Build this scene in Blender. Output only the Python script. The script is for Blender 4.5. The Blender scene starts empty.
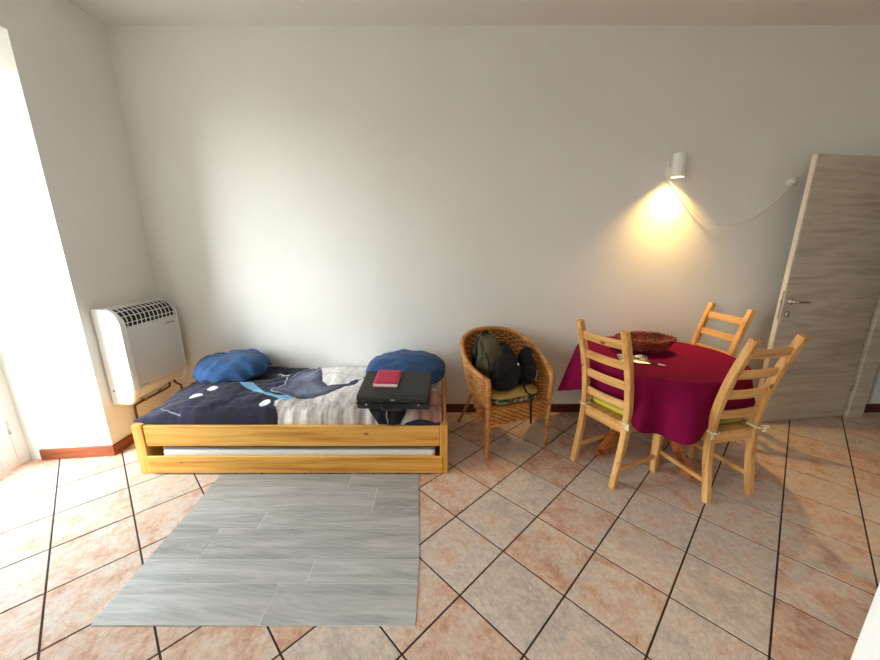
import bpy, bmesh, math, random
import numpy as np
from mathutils import Vector, Matrix, noise

random.seed(7)
C = bpy.context.scene.collection
SC = bpy.context.scene
PI = math.pi

# ------------------------------------------------------------------ camera
cam_d = bpy.data.cameras.new('camera')
cam_d.sensor_width = 36.0
cam_d.lens = 350.2 / 880 * 36.0
cam_d.clip_start = 0.02
cam = bpy.data.objects.new('camera', cam_d)
C.objects.link(cam)
cam.location = (0, 0, 1.529)
cam.rotation_euler = (math.radians(90 - 13.945), 0, 0)
SC.camera = cam

# ------------------------------------------------------------------ world, lights, exposure
world = bpy.data.worlds.new('world')
SC.world = world
world.use_nodes = True
wn = world.node_tree
for n in list(wn.nodes):
    wn.nodes.remove(n)
w_out = wn.nodes.new('ShaderNodeOutputWorld')
w_bg = wn.nodes.new('ShaderNodeBackground')
w_tc = wn.nodes.new('ShaderNodeTexCoord')
w_sep = wn.nodes.new('ShaderNodeSeparateXYZ')
w_ramp = wn.nodes.new('ShaderNodeValToRGB')
w_map = wn.nodes.new('ShaderNodeMapRange')
wn.links.new(w_tc.outputs['Generated'], w_sep.inputs[0])
wn.links.new(w_sep.outputs['Z'], w_map.inputs['Value'])
w_map.inputs['From Min'].default_value = -1
w_map.inputs['From Max'].default_value = 1
wn.links.new(w_map.outputs[0], w_ramp.inputs[0])
cr = w_ramp.color_ramp
cr.elements[0].position = 0.0
cr.elements[0].color = (.16, .15, .14, 1)
cr.elements[1].position = 1.0
cr.elements[1].color = (.76, .88, 1.0, 1)
e = cr.elements.new(0.49); e.color = (.24, .23, .21, 1)
e = cr.elements.new(0.51); e.color = (.90, .965, 1.0, 1)
wn.links.new(w_ramp.outputs[0], w_bg.inputs[0])
w_bg.inputs['Strength'].default_value = 15.5
wn.links.new(w_bg.outputs[0], w_out.inputs[0])

WY0, WY1, WZ1 = 1.22, 2.25, 2.62      # the French window: from .. to along the wall, head height
pd = bpy.data.lights.new('window_portal', 'AREA')
pd.shape = 'RECTANGLE'
pd.size = WY1 - WY0
pd.size_y = WZ1
pd.cycles.is_portal = True
po = bpy.data.objects.new('window_portal', pd)
C.objects.link(po)
po.location = (-3.12, (WY0 + WY1) / 2, WZ1 / 2)
po.rotation_euler = (PI / 2, 0, -PI / 2)
VY0, VY1 = -1.80, -.80                # added unseen window on the same wall, fill light for the right side
po2 = bpy.data.objects.new('window_portal', pd)
C.objects.link(po2)
po2.location = (-3.12, (VY0 + VY1) / 2, WZ1 / 2)
po2.rotation_euler = (PI / 2, 0, -PI / 2)

# hazy low sun shining in through the French window
sun_d = bpy.data.lights.new('hazy_sun', 'SUN')
sun_d.energy = 5.0
sun_d.angle = math.radians(37)
sun_d.color = (1.0, .99, .98)
sun_o = bpy.data.objects.new('hazy_sun', sun_d)
C.objects.link(sun_o)
sun_o.location = (-6, -1, 4)
sun_o.rotation_euler = Vector((.73, .66, -.25)).to_track_quat('-Z', 'Y').to_euler()

SC.view_settings.view_transform = 'Standard'
SC.view_settings.look = 'None'
SC.view_settings.gamma = 1.0
SC.view_settings.use_curve_mapping = False
SC.view_settings.exposure = 0.52
try:
    SC.cycles.use_denoising = True
    SC.cycles.max_bounces = 10
    SC.cycles.diffuse_bounces = 7
    SC.cycles.transparent_max_bounces = 12
    SC.cycles.caustics_reflective = False
    SC.cycles.caustics_refractive = False
    SC.cycles.sample_clamp_indirect = 8.0
except Exception:
    pass

# ------------------------------------------------------------------ helpers
def lin(c):
    c = c / 255.0
    return c / 12.92 if c <= .04045 else ((c + .055) / 1.055) ** 2.4
def rgb(r, g, b):
    return (lin(r), lin(g), lin(b), 1.0)

def new_mat(name):
    m = bpy.data.materials.new(name)
    m.use_nodes = True
    nt = m.node_tree
    for n in list(nt.nodes):
        nt.nodes.remove(n)
    out = nt.nodes.new('ShaderNodeOutputMaterial')
    bs = nt.nodes.new('ShaderNodeBsdfPrincipled')
    nt.links.new(bs.outputs[0], out.inputs[0])
    return m, nt, bs

def mapping(nt, scale, coord='Object', randomize=False):
    tc = nt.nodes.new('ShaderNodeTexCoord')
    mp = nt.nodes.new('ShaderNodeMapping')
    mp.inputs['Scale'].default_value = scale
    if randomize:
        oi = nt.nodes.new('ShaderNodeObjectInfo')
        mul = nt.nodes.new('ShaderNodeVectorMath'); mul.operation = 'SCALE'
        cmb = nt.nodes.new('ShaderNodeCombineXYZ')
        cmb.inputs[0].default_value = 1
        m2 = nt.nodes.new('ShaderNodeMath'); m2.operation = 'MULTIPLY'; m2.inputs[1].default_value = 37.7
        nt.links.new(oi.outputs['Random'], m2.inputs[0])
        nt.links.new(m2.outputs[0], cmb.inputs[0]); nt.links.new(m2.outputs[0], cmb.inputs[1]); nt.links.new(m2.outputs[0], cmb.inputs[2])
        nt.links.new(cmb.outputs[0], mp.inputs['Location'])
    nt.links.new(tc.outputs[coord], mp.inputs['Vector'])
    return mp

def noise_tex(nt, mp, scale, detail=4, rough=.55, dist=0.0):
    n = nt.nodes.new('ShaderNodeTexNoise')
    n.inputs['Scale'].default_value = scale
    n.inputs['Detail'].default_value = detail
    n.inputs['Roughness'].default_value = rough
    n.inputs['Distortion'].default_value = dist
    if mp is not None:
        nt.links.new(mp.outputs[0], n.inputs['Vector'])
    return n

def ramp(nt, src, stops):
    r = nt.nodes.new('ShaderNodeValToRGB')
    el = r.color_ramp.elements
    el[0].position, el[0].color = stops[0]
    el[1].position, el[1].color = stops[-1]
    for p, c in stops[1:-1]:
        x = el.new(p); x.color = c
    nt.links.new(src, r.inputs[0])
    return r

def bump(nt, bs, src, strength, dist):
    b = nt.nodes.new('ShaderNodeBump')
    b.inputs['Strength'].default_value = strength
    b.inputs['Distance'].default_value = dist
    nt.links.new(src, b.inputs['Height'])
    nt.links.new(b.outputs[0], bs.inputs['Normal'])
    return b

def mat_plain(name, col, rough=.5, metal=0.0, var=.06, nscale=40, bstr=0.0, bdist=.001, sheen=0.0, spec=.5):
    m, nt, bs = new_mat(name)
    mp = mapping(nt, (1, 1, 1))
    n = noise_tex(nt, mp, nscale, 3)
    lo = tuple(max(0, c * (1 - var)) for c in col[:3]) + (1,)
    hi = tuple(min(1, c * (1 + var)) for c in col[:3]) + (1,)
    r = ramp(nt, n.outputs[0], [(.3, lo), (.7, hi)])
    nt.links.new(r.outputs[0], bs.inputs['Base Color'])
    bs.inputs['Roughness'].default_value = rough
    bs.inputs['Metallic'].default_value = metal
    bs.inputs['Specular IOR Level'].default_value = spec
    if sheen:
        bs.inputs['Sheen Weight'].default_value = sheen
    if bstr:
        bump(nt, bs, n.outputs[0], bstr, bdist)
    return m

def mat_wood(name, axis, c_lo, c_mid, c_hi, rough=.38, knots=True):
    """pine: growth streaks run along the given local axis"""
    m, nt, bs = new_mat(name)
    sc = [26, 26, 26]; sc[axis] = 1.3
    mp = mapping(nt, tuple(sc), randomize=True)
    n = noise_tex(nt, mp, 1.0, 5, .55, .35)
    sc2 = [110, 110, 110]; sc2[axis] = 4.0
    mp2 = mapping(nt, tuple(sc2), randomize=True)
    n2 = noise_tex(nt, mp2, 1.0, 2)
    mx = nt.nodes.new('ShaderNodeMath'); mx.operation = 'MULTIPLY_ADD'
    nt.links.new(n2.outputs[0], mx.inputs[0]); mx.inputs[1].default_value = .3
    nt.links.new(n.outputs[0], mx.inputs[2])
    r = ramp(nt, mx.outputs[0], [(.45, c_lo), (.62, c_mid), (.82, c_hi)])
    last = r.outputs[0]
    if knots:
        sc3 = [7, 7, 7]; sc3[axis] = 4.2
        mp3 = mapping(nt, tuple(sc3), randomize=True)
        v = nt.nodes.new('ShaderNodeTexVoronoi')
        v.inputs['Scale'].default_value = 1.0
        nt.links.new(mp3.outputs[0], v.inputs['Vector'])
        kr = ramp(nt, v.outputs['Distance'], [(.05, (1, 1, 1, 1)), (.10, (0, 0, 0, 1))])
        mix = nt.nodes.new('ShaderNodeMixRGB')
        nt.links.new(kr.outputs[0], mix.inputs[0])
        nt.links.new(last, mix.inputs[1])
        mix.inputs[2].default_value = tuple(c * .35 for c in c_lo[:3]) + (1,)
        last = mix.outputs[0]
    nt.links.new(last, bs.inputs['Base Color'])
    bs.inputs['Roughness'].default_value = rough
    bump(nt, bs, mx.outputs[0], .12, .002)
    return m

# --- surfaces
def make_plaster(name, col, rough=.85):
    m, nt, bs = new_mat(name)
    mp = mapping(nt, (1, 1, 1))
    n = noise_tex(nt, mp, 2.2, 4)
    lo = tuple(c * .97 for c in col[:3]) + (1,)
    r = ramp(nt, n.outputs[0], [(.35, lo), (.7, col)])
    nt.links.new(r.outputs[0], bs.inputs['Base Color'])
    bs.inputs['Roughness'].default_value = rough
    bs.inputs['Specular IOR Level'].default_value = .25
    n2 = noise_tex(nt, mp, 38, 5, .6)
    bump(nt, bs, n2.outputs[0], .28, .004)
    return m

M = {}
M['plaster'] = make_plaster('plaster_white', rgb(237, 236, 232))
M['ceiling'] = make_plaster('plaster_ceiling', rgb(232, 228, 221))
M['grout'] = mat_plain('grout', rgb(62, 45, 36), .95, var=.15, nscale=30)

def make_tile_mat():
    m, nt, bs = new_mat('slate_tile')
    mp = mapping(nt, (1, 1, 1), 'Object', True)
    oi = nt.nodes.new('ShaderNodeObjectInfo')
    n = noise_tex(nt, mp, 9.5, 8, .72, .15)
    # per tile tone
    ad = nt.nodes.new('ShaderNodeMath'); ad.operation = 'MULTIPLY_ADD'
    nt.links.new(oi.outputs['Random'], ad.inputs[0]); ad.inputs[1].default_value = .20
    nt.links.new(n.outputs[0], ad.inputs[2])
    r = ramp(nt, ad.outputs[0], [(.42, rgb(194, 178, 166)), (.56, rgb(214, 196, 182)), (.66, rgb(212, 180, 158)), (.80, rgb(194, 146, 120))])
    n2 = noise_tex(nt, mapping(nt, (60, 34, 1), 'Object', True), 1.0, 6, .78, .3)
    mul = nt.nodes.new('ShaderNodeMixRGB'); mul.blend_type = 'OVERLAY'; mul.inputs[0].default_value = .75
    nt.links.new(r.outputs[0], mul.inputs[1]); nt.links.new(n2.outputs[0], mul.inputs[2])
    nt.links.new(mul.outputs[0], bs.inputs['Base Color'])
    rr = ramp(nt, n2.outputs[0], [(.3, (.5, .5, .5, 1)), (.7, (.7, .7, .7, 1))])
    nt.links.new(rr.outputs[0], bs.inputs['Roughness'])
    bs.inputs['Specular IOR Level'].default_value = .3
    mxh = nt.nodes.new('ShaderNodeMath'); mxh.operation = 'MULTIPLY_ADD'
    nt.links.new(n2.outputs[0], mxh.inputs[0]); mxh.inputs[1].default_value = .5
    nt.links.new(n.outputs[0], mxh.inputs[2])
    bump(nt, bs, mxh.outputs[0], .45, .006)
    return m
M['tile'] = make_tile_mat()

PINE = (rgb(178, 120, 62), rgb(212, 158, 92), rgb(228, 180, 116))
BED = (rgb(198, 126, 44), rgb(228, 166, 72), rgb(240, 190, 100))
DARKP = (rgb(140, 72, 26), rgb(176, 98, 42), rgb(192, 118, 58))
for i, ax in enumerate('xyz'):
    M['pine_' + ax] = mat_wood('pine_' + ax, i, *PINE)
    M['bedpine_' + ax] = mat_wood('bed_pine_' + ax, i, *BED)
    M['tablepine_' + ax] = mat_wood('table_pine_' + ax, i, *DARKP)
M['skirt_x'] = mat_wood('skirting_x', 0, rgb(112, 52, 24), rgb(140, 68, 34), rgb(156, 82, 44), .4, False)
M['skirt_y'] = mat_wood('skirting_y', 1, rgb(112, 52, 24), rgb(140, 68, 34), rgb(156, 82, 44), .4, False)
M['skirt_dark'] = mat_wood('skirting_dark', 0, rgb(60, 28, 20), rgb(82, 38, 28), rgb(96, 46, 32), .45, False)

def make_doorwood():
    m, nt, bs = new_mat('door_greige_laminate')
    mp = mapping(nt, (1.6, 1.6, 22))
    n = noise_tex(nt, mp, 1.0, 6, .6, .8)
    r = ramp(nt, n.outputs[0], [(.33, rgb(174, 163, 149)), (.5, rgb(198, 187, 173)), (.7, rgb(212, 202, 188))])
    nt.links.new(r.outputs[0], bs.inputs['Base Color'])
    bs.inputs['Roughness'].default_value = .5
    bump(nt, bs, n.outputs[0], .15, .002)
    return m
M['door'] = make_doorwood()
M['door_edge'] = mat_plain('door_edge_cream', rgb(226, 216, 198), .45, var=.02)
M['white_paint'] = mat_plain('white_paint', rgb(240, 240, 236), .35, var=.015)
M['white_metal'] = mat_plain('white_enamel', rgb(236, 235, 230), .35, var=.015)
M['cable'] = mat_plain('cable_pvc', rgb(214, 208, 198), .4, var=.02)
M['grey_panel'] = mat_plain('pale_grey_enamel', rgb(214, 212, 208), .4, var=.02)
M['black'] = mat_plain('black_plastic', rgb(26, 26, 28), .5, var=.15)
M['dark_inside'] = mat_plain('dark_inside', rgb(40, 40, 44), .7, var=.1)
M['chrome'] = mat_plain('chrome', rgb(222, 220, 216), .16, 1.0, .03)
M['brass'] = mat_plain('steel_plate', rgb(168, 160, 148), .35, 1.0, .05)
M['copper'] = mat_plain('copper_pipe', rgb(118, 74, 56), .5, 1.0, .1)
M['navy_under'] = mat_plain('navy_fleece', rgb(34, 32, 56), .95, var=.2, nscale=60, sheen=.3)
M['blue_cloth'] = mat_plain('blue_cotton', rgb(26, 72, 122), .85, var=.14, nscale=9, bstr=.1, bdist=.004, sheen=.15)
M['mattress_white'] = mat_plain('mattress_white', rgb(232, 230, 226), .9, var=.03)
M['mattress_grey'] = mat_plain('mattress_grey', rgb(120, 122, 126), .9, var=.08)
M['case'] = mat_plain('black_case_shell', rgb(38, 40, 40), .55, var=.12, nscale=160, bstr=.15, bdist=.001)
M['case_dark'] = mat_plain('black_case_trim', rgb(20, 20, 21), .4, var=.1)
M['book_red'] = mat_plain('crimson_cover', rgb(196, 26, 72), .5, var=.04)
M['paper'] = mat_plain('paper_white', rgb(238, 232, 228), .85, var=.03)
M['black_cloth'] = mat_plain('black_cloth', rgb(16, 16, 20), .9, var=.2, nscale=30, bstr=.2, bdist=.004)
M['pinkish'] = mat_plain('dusty_pink_strap', rgb(170, 120, 130), .8)
M['olive'] = mat_plain('olive_canvas', rgb(84, 76, 56), .85, var=.16, nscale=22, bstr=.2, bdist=.004)
M['lime'] = mat_plain('lime_cotton', rgb(206, 196, 66), .9, var=.06, nscale=14, bstr=.15, bdist=.003)
M['olive_cushion'] = mat_plain('moss_cotton', rgb(150, 140, 70), .9, var=.08, nscale=14, bstr=.15, bdist=.003)
M['cream_ties'] = mat_plain('cream_ribbon', rgb(232, 222, 190), .85)
M['pad_tan'] = mat_plain('pad_tan', rgb(176, 150, 88), .9, var=.06)
M['foil'] = mat_plain('silver_foil', rgb(150, 150, 156), .35, .9, .3, 40)

def make_pattern_pad():
    m, nt, bs = new_mat('pad_floral')
    mp = mapping(nt, (1, 1, 1))
    v = nt.nodes.new('ShaderNodeTexVoronoi'); v.inputs['Scale'].default_value = 55
    nt.links.new(mp.outputs[0], v.inputs['Vector'])
    s = nt.nodes.new('ShaderNodeSeparateColor'); nt.links.new(v.outputs['Color'], s.inputs[0])
    r = ramp(nt, s.outputs[0], [(.0, rgb(70, 92, 58)), (.4, rgb(120, 136, 92)), (.6, rgb(196, 190, 160)), (.8, rgb(120, 60, 66)), (1., rgb(64, 74, 96))])
    r.color_ramp.interpolation = 'CONSTANT'
    nt.links.new(r.outputs[0], bs.inputs['Base Color'])
    bs.inputs['Roughness'].default_value = .9
    return m
M['pad_floral'] = make_pattern_pad()

def make_wicker(name, lo, mid, hi):
    m, nt, bs = new_mat(name)
    mp = mapping(nt, (1, 1, 1))
    n = noise_tex(nt, mp, 60, 3)
    n2 = noise_tex(nt, mp, 9, 3)
    a = nt.nodes.new('ShaderNodeMath'); a.operation = 'MULTIPLY_ADD'
    nt.links.new(n2.outputs[0], a.inputs[0]); a.inputs[1].default_value = .5
    b = nt.nodes.new('ShaderNodeMath'); b.operation = 'MULTIPLY'; b.inputs[1].default_value = .5
    nt.links.new(n.outputs[0], b.inputs[0]); nt.links.new(b.outputs[0], a.inputs[2])
    r = ramp(nt, a.outputs[0], [(.36, lo), (.5, mid), (.64, hi)])
    nt.links.new(r.outputs[0], bs.inputs['Base Color'])
    bs.inputs['Roughness'].default_value = .45
    bump(nt, bs, n.outputs[0], .2, .002)
    return m
M['wicker'] = make_wicker('honey_wicker', rgb(150, 92, 40), rgb(192, 130, 66), rgb(218, 162, 94))
M['wicker_dark'] = make_wicker('shaded_cane_ground', rgb(96, 54, 22), rgb(122, 72, 32), rgb(140, 86, 42))  # darker cane: shade between the weavers put into the colour
M['basket'] = make_wicker('red_brown_wicker', rgb(70, 22, 14), rgb(122, 46, 26), rgb(166, 76, 44))

def make_cloth():
    m, nt, bs = new_mat('burgundy_tablecloth')
    mp = mapping(nt, (1, 1, 1))
    n = noise_tex(nt, mp, 12, 3)
    r = ramp(nt, n.outputs[0], [(.3, rgb(110, 10, 52)), (.7, rgb(126, 13, 60))])
    nt.links.new(r.outputs[0], bs.inputs['Base Color'])
    bs.inputs['Roughness'].default_value = .8
    bs.inputs['Specular IOR Level'].default_value = .05
    n2 = noise_tex(nt, mp, 420, 2)
    bump(nt, bs, n2.outputs[0], .1, .001)
    return m
M['tablecloth'] = make_cloth()

def make_plank():
    m, nt, bs = new_mat('grey_vinyl_plank')
    mp = mapping(nt, (1.6, 15, 1), 'Object', True)
    n = noise_tex(nt, mp, 1.0, 7, .66, 1.2)
    oi = nt.nodes.new('ShaderNodeObjectInfo')
    a = nt.nodes.new('ShaderNodeMath'); a.operation = 'MULTIPLY_ADD'
    nt.links.new(oi.outputs['Random'], a.inputs[0]); a.inputs[1].default_value = .18
    nt.links.new(n.outputs[0], a.inputs[2])
    r = ramp(nt, a.outputs[0], [(.36, rgb(136, 135, 134)), (.52, rgb(164, 163, 161)), (.64, rgb(178, 177, 175)), (.78, rgb(194, 193, 191))])
    # cathedral grain
    mp2 = mapping(nt, (1.5, 8.0, 1), 'Object', True)
    w = nt.nodes.new('ShaderNodeTexWave'); w.wave_type = 'RINGS'; w.rings_direction = 'SPHERICAL'
    w.inputs['Scale'].default_value = 3.0; w.inputs['Distortion'].default_value = 4.5; w.inputs['Detail'].default_value = 2
    nt.links.new(mp2.outputs[0], w.inputs['Vector'])
    rw = ramp(nt, w.outputs[0], [(.90, (0, 0, 0, 1)), (.99, (.22, .22, .22, 1))])
    mx = nt.nodes.new('ShaderNodeMixRGB')
    nt.links.new(rw.outputs[0], mx.inputs[0]); nt.links.new(r.outputs[0], mx.inputs[1])
    mx.inputs[2].default_value = rgb(208, 207, 204)
    nt.links.new(mx.outputs[0], bs.inputs['Base Color'])
    bs.inputs['Roughness'].default_value = .5
    bump(nt, bs, n.outputs[0], .1, .002)
    return m
M['plank'] = make_plank()
M['vinyl_base'] = mat_plain('vinyl_backing', rgb(222, 222, 219), .6, var=.04)

def make_blanket():
    m, nt, bs = new_mat('printed_fleece')
    at = nt.nodes.new('ShaderNodeAttribute'); at.attribute_name = 'print'
    mp = mapping(nt, (1, 1, 1))
    n = noise_tex(nt, mp, 55, 4, .7)
    r = ramp(nt, n.outputs[0], [(.3, (.84, .84, .84, 1)), (.7, (1.12, 1.12, 1.12, 1))])
    mx = nt.nodes.new('ShaderNodeMixRGB'); mx.blend_type = 'MULTIPLY'; mx.inputs[0].default_value = 1
    nt.links.new(at.outputs['Color'], mx.inputs[1]); nt.links.new(r.outputs[0], mx.inputs[2])
    nt.links.new(mx.outputs[0], bs.inputs['Base Color'])
    bs.inputs['Roughness'].default_value = .9
    bs.inputs['Sheen Weight'].default_value = .12
    bs.inputs['Sheen Roughness'].default_value = .4
    bump(nt, bs, n.outputs[0], .3, .004)
    return m
M['blanket'] = make_blanket()

def make_glass():
    m, nt, bs = new_mat('window_glass')
    nt.nodes.remove(bs)
    out = [n for n in nt.nodes if n.type == 'OUTPUT_MATERIAL'][0]
    tr = nt.nodes.new('ShaderNodeBsdfTransparent'); tr.inputs[0].default_value = (.95, .97, .96, 1)
    gl = nt.nodes.new('ShaderNodeBsdfGlossy'); gl.inputs['Roughness'].default_value = .02
    mx = nt.nodes.new('ShaderNodeMixShader'); mx.inputs[0].default_value = .06
    nt.links.new(tr.outputs[0], mx.inputs[1]); nt.links.new(gl.outputs[0], mx.inputs[2])
    nt.links.new(mx.outputs[0], out.inputs[0])
    return m
M['glass'] = make_glass()

def make_emit(name, col, strength):
    m, nt, bs = new_mat(name)
    bs.inputs['Base Color'].default_value = col
    bs.inputs['Emission Color'].default_value = col
    bs.inputs['Emission Strength'].default_value = strength
    return m
M['bulb'] = make_emit('warm_bulb', (1, .78, .42, 1), 12.0)

# --- object helpers
def link(name, me, mat, parent=None, loc=None, rot=None):
    o = bpy.data.objects.new(name, me)
    C.objects.link(o)
    if mat is not None and len(me.materials) == 0:
        me.materials.append(mat)
    if parent is not None:
        o.parent = parent
    if loc is not None:
        o.location = loc
    if rot is not None:
        o.rotation_euler = rot
    return o

def obj(name, bm, mat, parent=None, smooth=False, loc=None, rot=None, keep_normals=False):
    if not keep_normals:
        bmesh.ops.recalc_face_normals(bm, faces=bm.faces[:])
    me = bpy.data.meshes.new(name)
    bm.to_mesh(me)
    bm.free()
    if smooth:
        me.polygons.foreach_set('use_smooth', [True] * len(me.polygons))
    me.update()
    return link(name, me, mat, parent, loc, rot)

def empty(name, loc=(0, 0, 0), rz=0.0):
    o = bpy.data.objects.new(name, None)
    o.empty_display_size = .1
    C.objects.link(o)
    o.location = loc
    o.rotation_euler = (0, 0, rz)
    return o

def tag(o, label, cat, group=None, kind=None):
    o['label'] = label
    o['category'] = cat
    if group: o['group'] = group
    if kind: o['kind'] = kind
    return o

def copy_tree(o, parent=None):
    c = o.copy()
    C.objects.link(c)
    c.parent = parent
    for ch in list(o.children):
        copy_tree(ch, c)
    return c

def add_box(bm, lo, hi, bev=0.0, seg=1, mtx=None):
    vs = []
    r = bmesh.ops.create_cube(bm, size=1.0)
    vs = r['verts']
    for v in vs:
        v.co = Vector([lo[i] + (v.co[i] + .5) * (hi[i] - lo[i]) for i in range(3)])
    if bev > 0:
        es = list({e for v in vs for e in v.link_edges})
        rb = bmesh.ops.bevel(bm, geom=es, offset=bev, segments=seg, affect='EDGES', profile=.5)
        vs = list({v for f in rb['faces'] for v in f.verts} | {v for v in vs if v.is_valid})
    if mtx is not None:
        bmesh.ops.transform(bm, matrix=mtx, verts=vs)
    return vs

def box(name, lo, hi, mat, parent=None, bev=0.0, seg=1, mtx=None, origin=None):
    """box with its own origin at its centre so that grain and wear differ from piece to piece"""
    bm = bmesh.new()
    c = Vector([(lo[i] + hi[i]) / 2 for i in range(3)])
    add_box(bm, Vector(lo) - c, Vector(hi) - c, bev, seg, mtx)
    return obj(name, bm, mat, parent, loc=c)

def frames(pts, closed=False, up=None):
    P = [Vector(p) for p in pts]
    n = len(P)
    T = []
    for i in range(n):
        a = P[i - 1] if (i > 0 or closed) else P[i]
        b = P[(i + 1) % n] if (i < n - 1 or closed) else P[i]
        T.append((b - a).normalized())
    u = Vector(up) if up else (Vector((0, 0, 1)) if abs(T[0].z) < .9 else Vector((1, 0, 0)))
    out = []
    N = (u - T[0] * u.dot(T[0])).normalized()
    for i in range(n):
        N = (N - T[i] * N.dot(T[i])).normalized()
        out.append((P[i], T[i], N, T[i].cross(N)))
    return out

def add_tube(bm, pts, rad, seg=8, closed=False, caps=True):
    fr = frames(pts, closed)
    rings = []
    for i, (p, t, n, b) in enumerate(fr):
        r = rad[i] if isinstance(rad, (list, tuple)) else rad
        rings.append([bm.verts.new(p + (n * math.cos(2 * PI * k / seg) + b * math.sin(2 * PI * k / seg)) * r) for k in range(seg)])
    m = len(rings)
    for i in range(m if closed else m - 1):
        A, B = rings[i], rings[(i + 1) % m]
        for k in range(seg):
            bm.faces.new((A[k], A[(k + 1) % seg], B[(k + 1) % seg], B[k]))
    if caps and not closed:
        bm.faces.new(list(reversed(rings[0]))); bm.faces.new(rings[-1])

def add_bar(bm, pts, w, d, up, ch=.004):
    """rectangular bar with chamfered edges along a path; w along up, d across. w, d may be lists"""
    fr = frames(pts, False, up)
    rings = []
    for i, (p, t, n, b) in enumerate(fr):
        ww = (w[i] if isinstance(w, (list, tuple)) else w) / 2
        dd = (d[i] if isinstance(d, (list, tuple)) else d) / 2
        sec = [(ww - ch, dd), (ww, dd - ch), (ww, -dd + ch), (ww - ch, -dd), (-ww + ch, -dd), (-ww, -dd + ch), (-ww, dd - ch), (-ww + ch, dd)]
        rings.append([bm.verts.new(p + n * a + b * c) for a, c in sec])
    for i in range(len(rings) - 1):
        A, B = rings[i], rings[i + 1]
        for k in range(8):
            bm.faces.new((A[k], A[(k + 1) % 8], B[(k + 1) % 8], B[k]))
    bm.faces.new(list(reversed(rings[0]))); bm.faces.new(rings[-1])

def add_grid(bm, fn, nu, nv, wrap_u=False):
    V = [[bm.verts.new(fn(i / (nu if wrap_u else nu - 1), j / (nv - 1))) for j in range(nv)] for i in range(nu)]
    for i in range(nu if wrap_u else nu - 1):
        for j in range(nv - 1):
            a, b = V[i], V[(i + 1) % nu]
            bm.faces.new((a[j], b[j], b[j + 1], a[j + 1]))
    return V

def add_lathe(bm, prof, seg=24, center=(0, 0, 0), axis='z'):
    cx, cy, cz = center
    rings = []
    for r, h in prof:
        ring = []
        for k in range(seg):
            a = 2 * PI * k / seg
            x, y = r * math.cos(a), r * math.sin(a)
            if axis == 'z': co = (cx + x, cy + y, cz + h)
            elif axis == 'y': co = (cx + x, cy + h, cz + y)
            else: co = (cx + h, cy + x, cz + y)
            ring.append(bm.verts.new(co))
        rings.append(ring)
    for i in range(len(rings) - 1):
        for k in range(seg):
            bm.faces.new((rings[i][k], rings[i][(k + 1) % seg], rings[i + 1][(k + 1) % seg], rings[i + 1][k]))
    bm.faces.new(list(reversed(rings[0]))); bm.faces.new(rings[-1])

def add_prism(bm, poly, y0, y1, axis='y'):
    """extrude a polygon; axis y: poly is (x,z); axis z: poly is (x,y); axis x: poly is (y,z)"""
    def co(p, h):
        return {'y': (p[0], h, p[1]), 'z': (p[0], p[1], h), 'x': (h, p[0], p[1])}[axis]
    A = [bm.verts.new(co(p, y0)) for p in poly]
    B = [bm.verts.new(co(p, y1)) for p in poly]
    bm.faces.new(A); bm.faces.new(list(reversed(B)))
    n = len(poly)
    for i in range(n):
        bm.faces.new((A[i], B[i], B[(i + 1) % n], A[(i + 1) % n]))

def fbm(x, y, z, s=1.0, o=3):
    return noise.fractal(Vector((x * s, y * s, z * s)), 1.0, 2.0, o)

def catmull(pts, n):
    P = [Vector(p) for p in pts]
    out = []
    for i in range(len(P) - 1):
        p0, p1, p2, p3 = P[max(i - 1, 0)], P[i], P[i + 1], P[min(i + 2, len(P) - 1)]
        for k in range(n):
            t = k / n
            out.append(.5 * ((2 * p1) + (-p0 + p2) * t + (2 * p0 - 5 * p1 + 4 * p2 - p3) * t * t + (-p0 + 3 * p1 - 3 * p2 + p3) * t ** 3))
    out.append(P[-1])
    return out

# ------------------------------------------------------------------ the room
XL, XR, YB, YF, ZC = -2.42, 3.70, 2.99, -2.30, 3.06
XC = 5.10                       # far end of the passage behind the door

def struct(o, label, cat):
    return tag(o, label, cat, kind='structure')

floor_o = box('floor', (-3.3, YF - .1, -.10), (XC + .1, YB + .1, -.0024), M['grout'])
struct(floor_o, 'floor of reddish beige slate-look tiles laid diagonally with dark joints', 'floor')

# tiles
TS, ANG, GX, GY = .33, .7912, .9809 * .33, 4.4442 * .33
ca, sa = math.cos(ANG), math.sin(ANG)
def tile_mesh():
    bm = bmesh.new()
    g, b = .0040, .0012
    h = TS / 2 - g
    lo = [bm.verts.new((sx * h, sy * h, -.007)) for sx, sy in ((-1, -1), (1, -1), (1, 1), (-1, 1))]
    mi = [bm.verts.new((sx * h, sy * h, -b)) for sx, sy in ((-1, -1), (1, -1), (1, 1), (-1, 1))]
    hi = [bm.verts.new((sx * (h - b), sy * (h - b), 0)) for sx, sy in ((-1, -1), (1, -1), (1, 1), (-1, 1))]
    for A, B in ((lo, mi), (mi, hi)):
        for k in range(4):
            bm.faces.new((A[k], A[(k + 1) % 4], B[(k + 1) % 4], B[k]))
    bm.faces.new(hi)
    me = bpy.data.meshes.new('tile')
    bmesh.ops.recalc_face_normals(bm, faces=bm.faces[:])
    bm.to_mesh(me); bm.free()
    me.materials.append(M['tile'])
    return me
tme = tile_mesh()
TH = math.radians(13.945)
def seen(x, y):
    d = y * math.cos(TH) + 1.529 * math.sin(TH)
    if d < .1: return False
    v = y * math.sin(TH) - 1.529 * math.cos(TH)
    px, py = 440 + 350.2 * x / d, 330 - 350.2 * v / d
    return -70 < px < 950 and py < 760
rest = bmesh.new()
floor_c = floor_o.location
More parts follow.
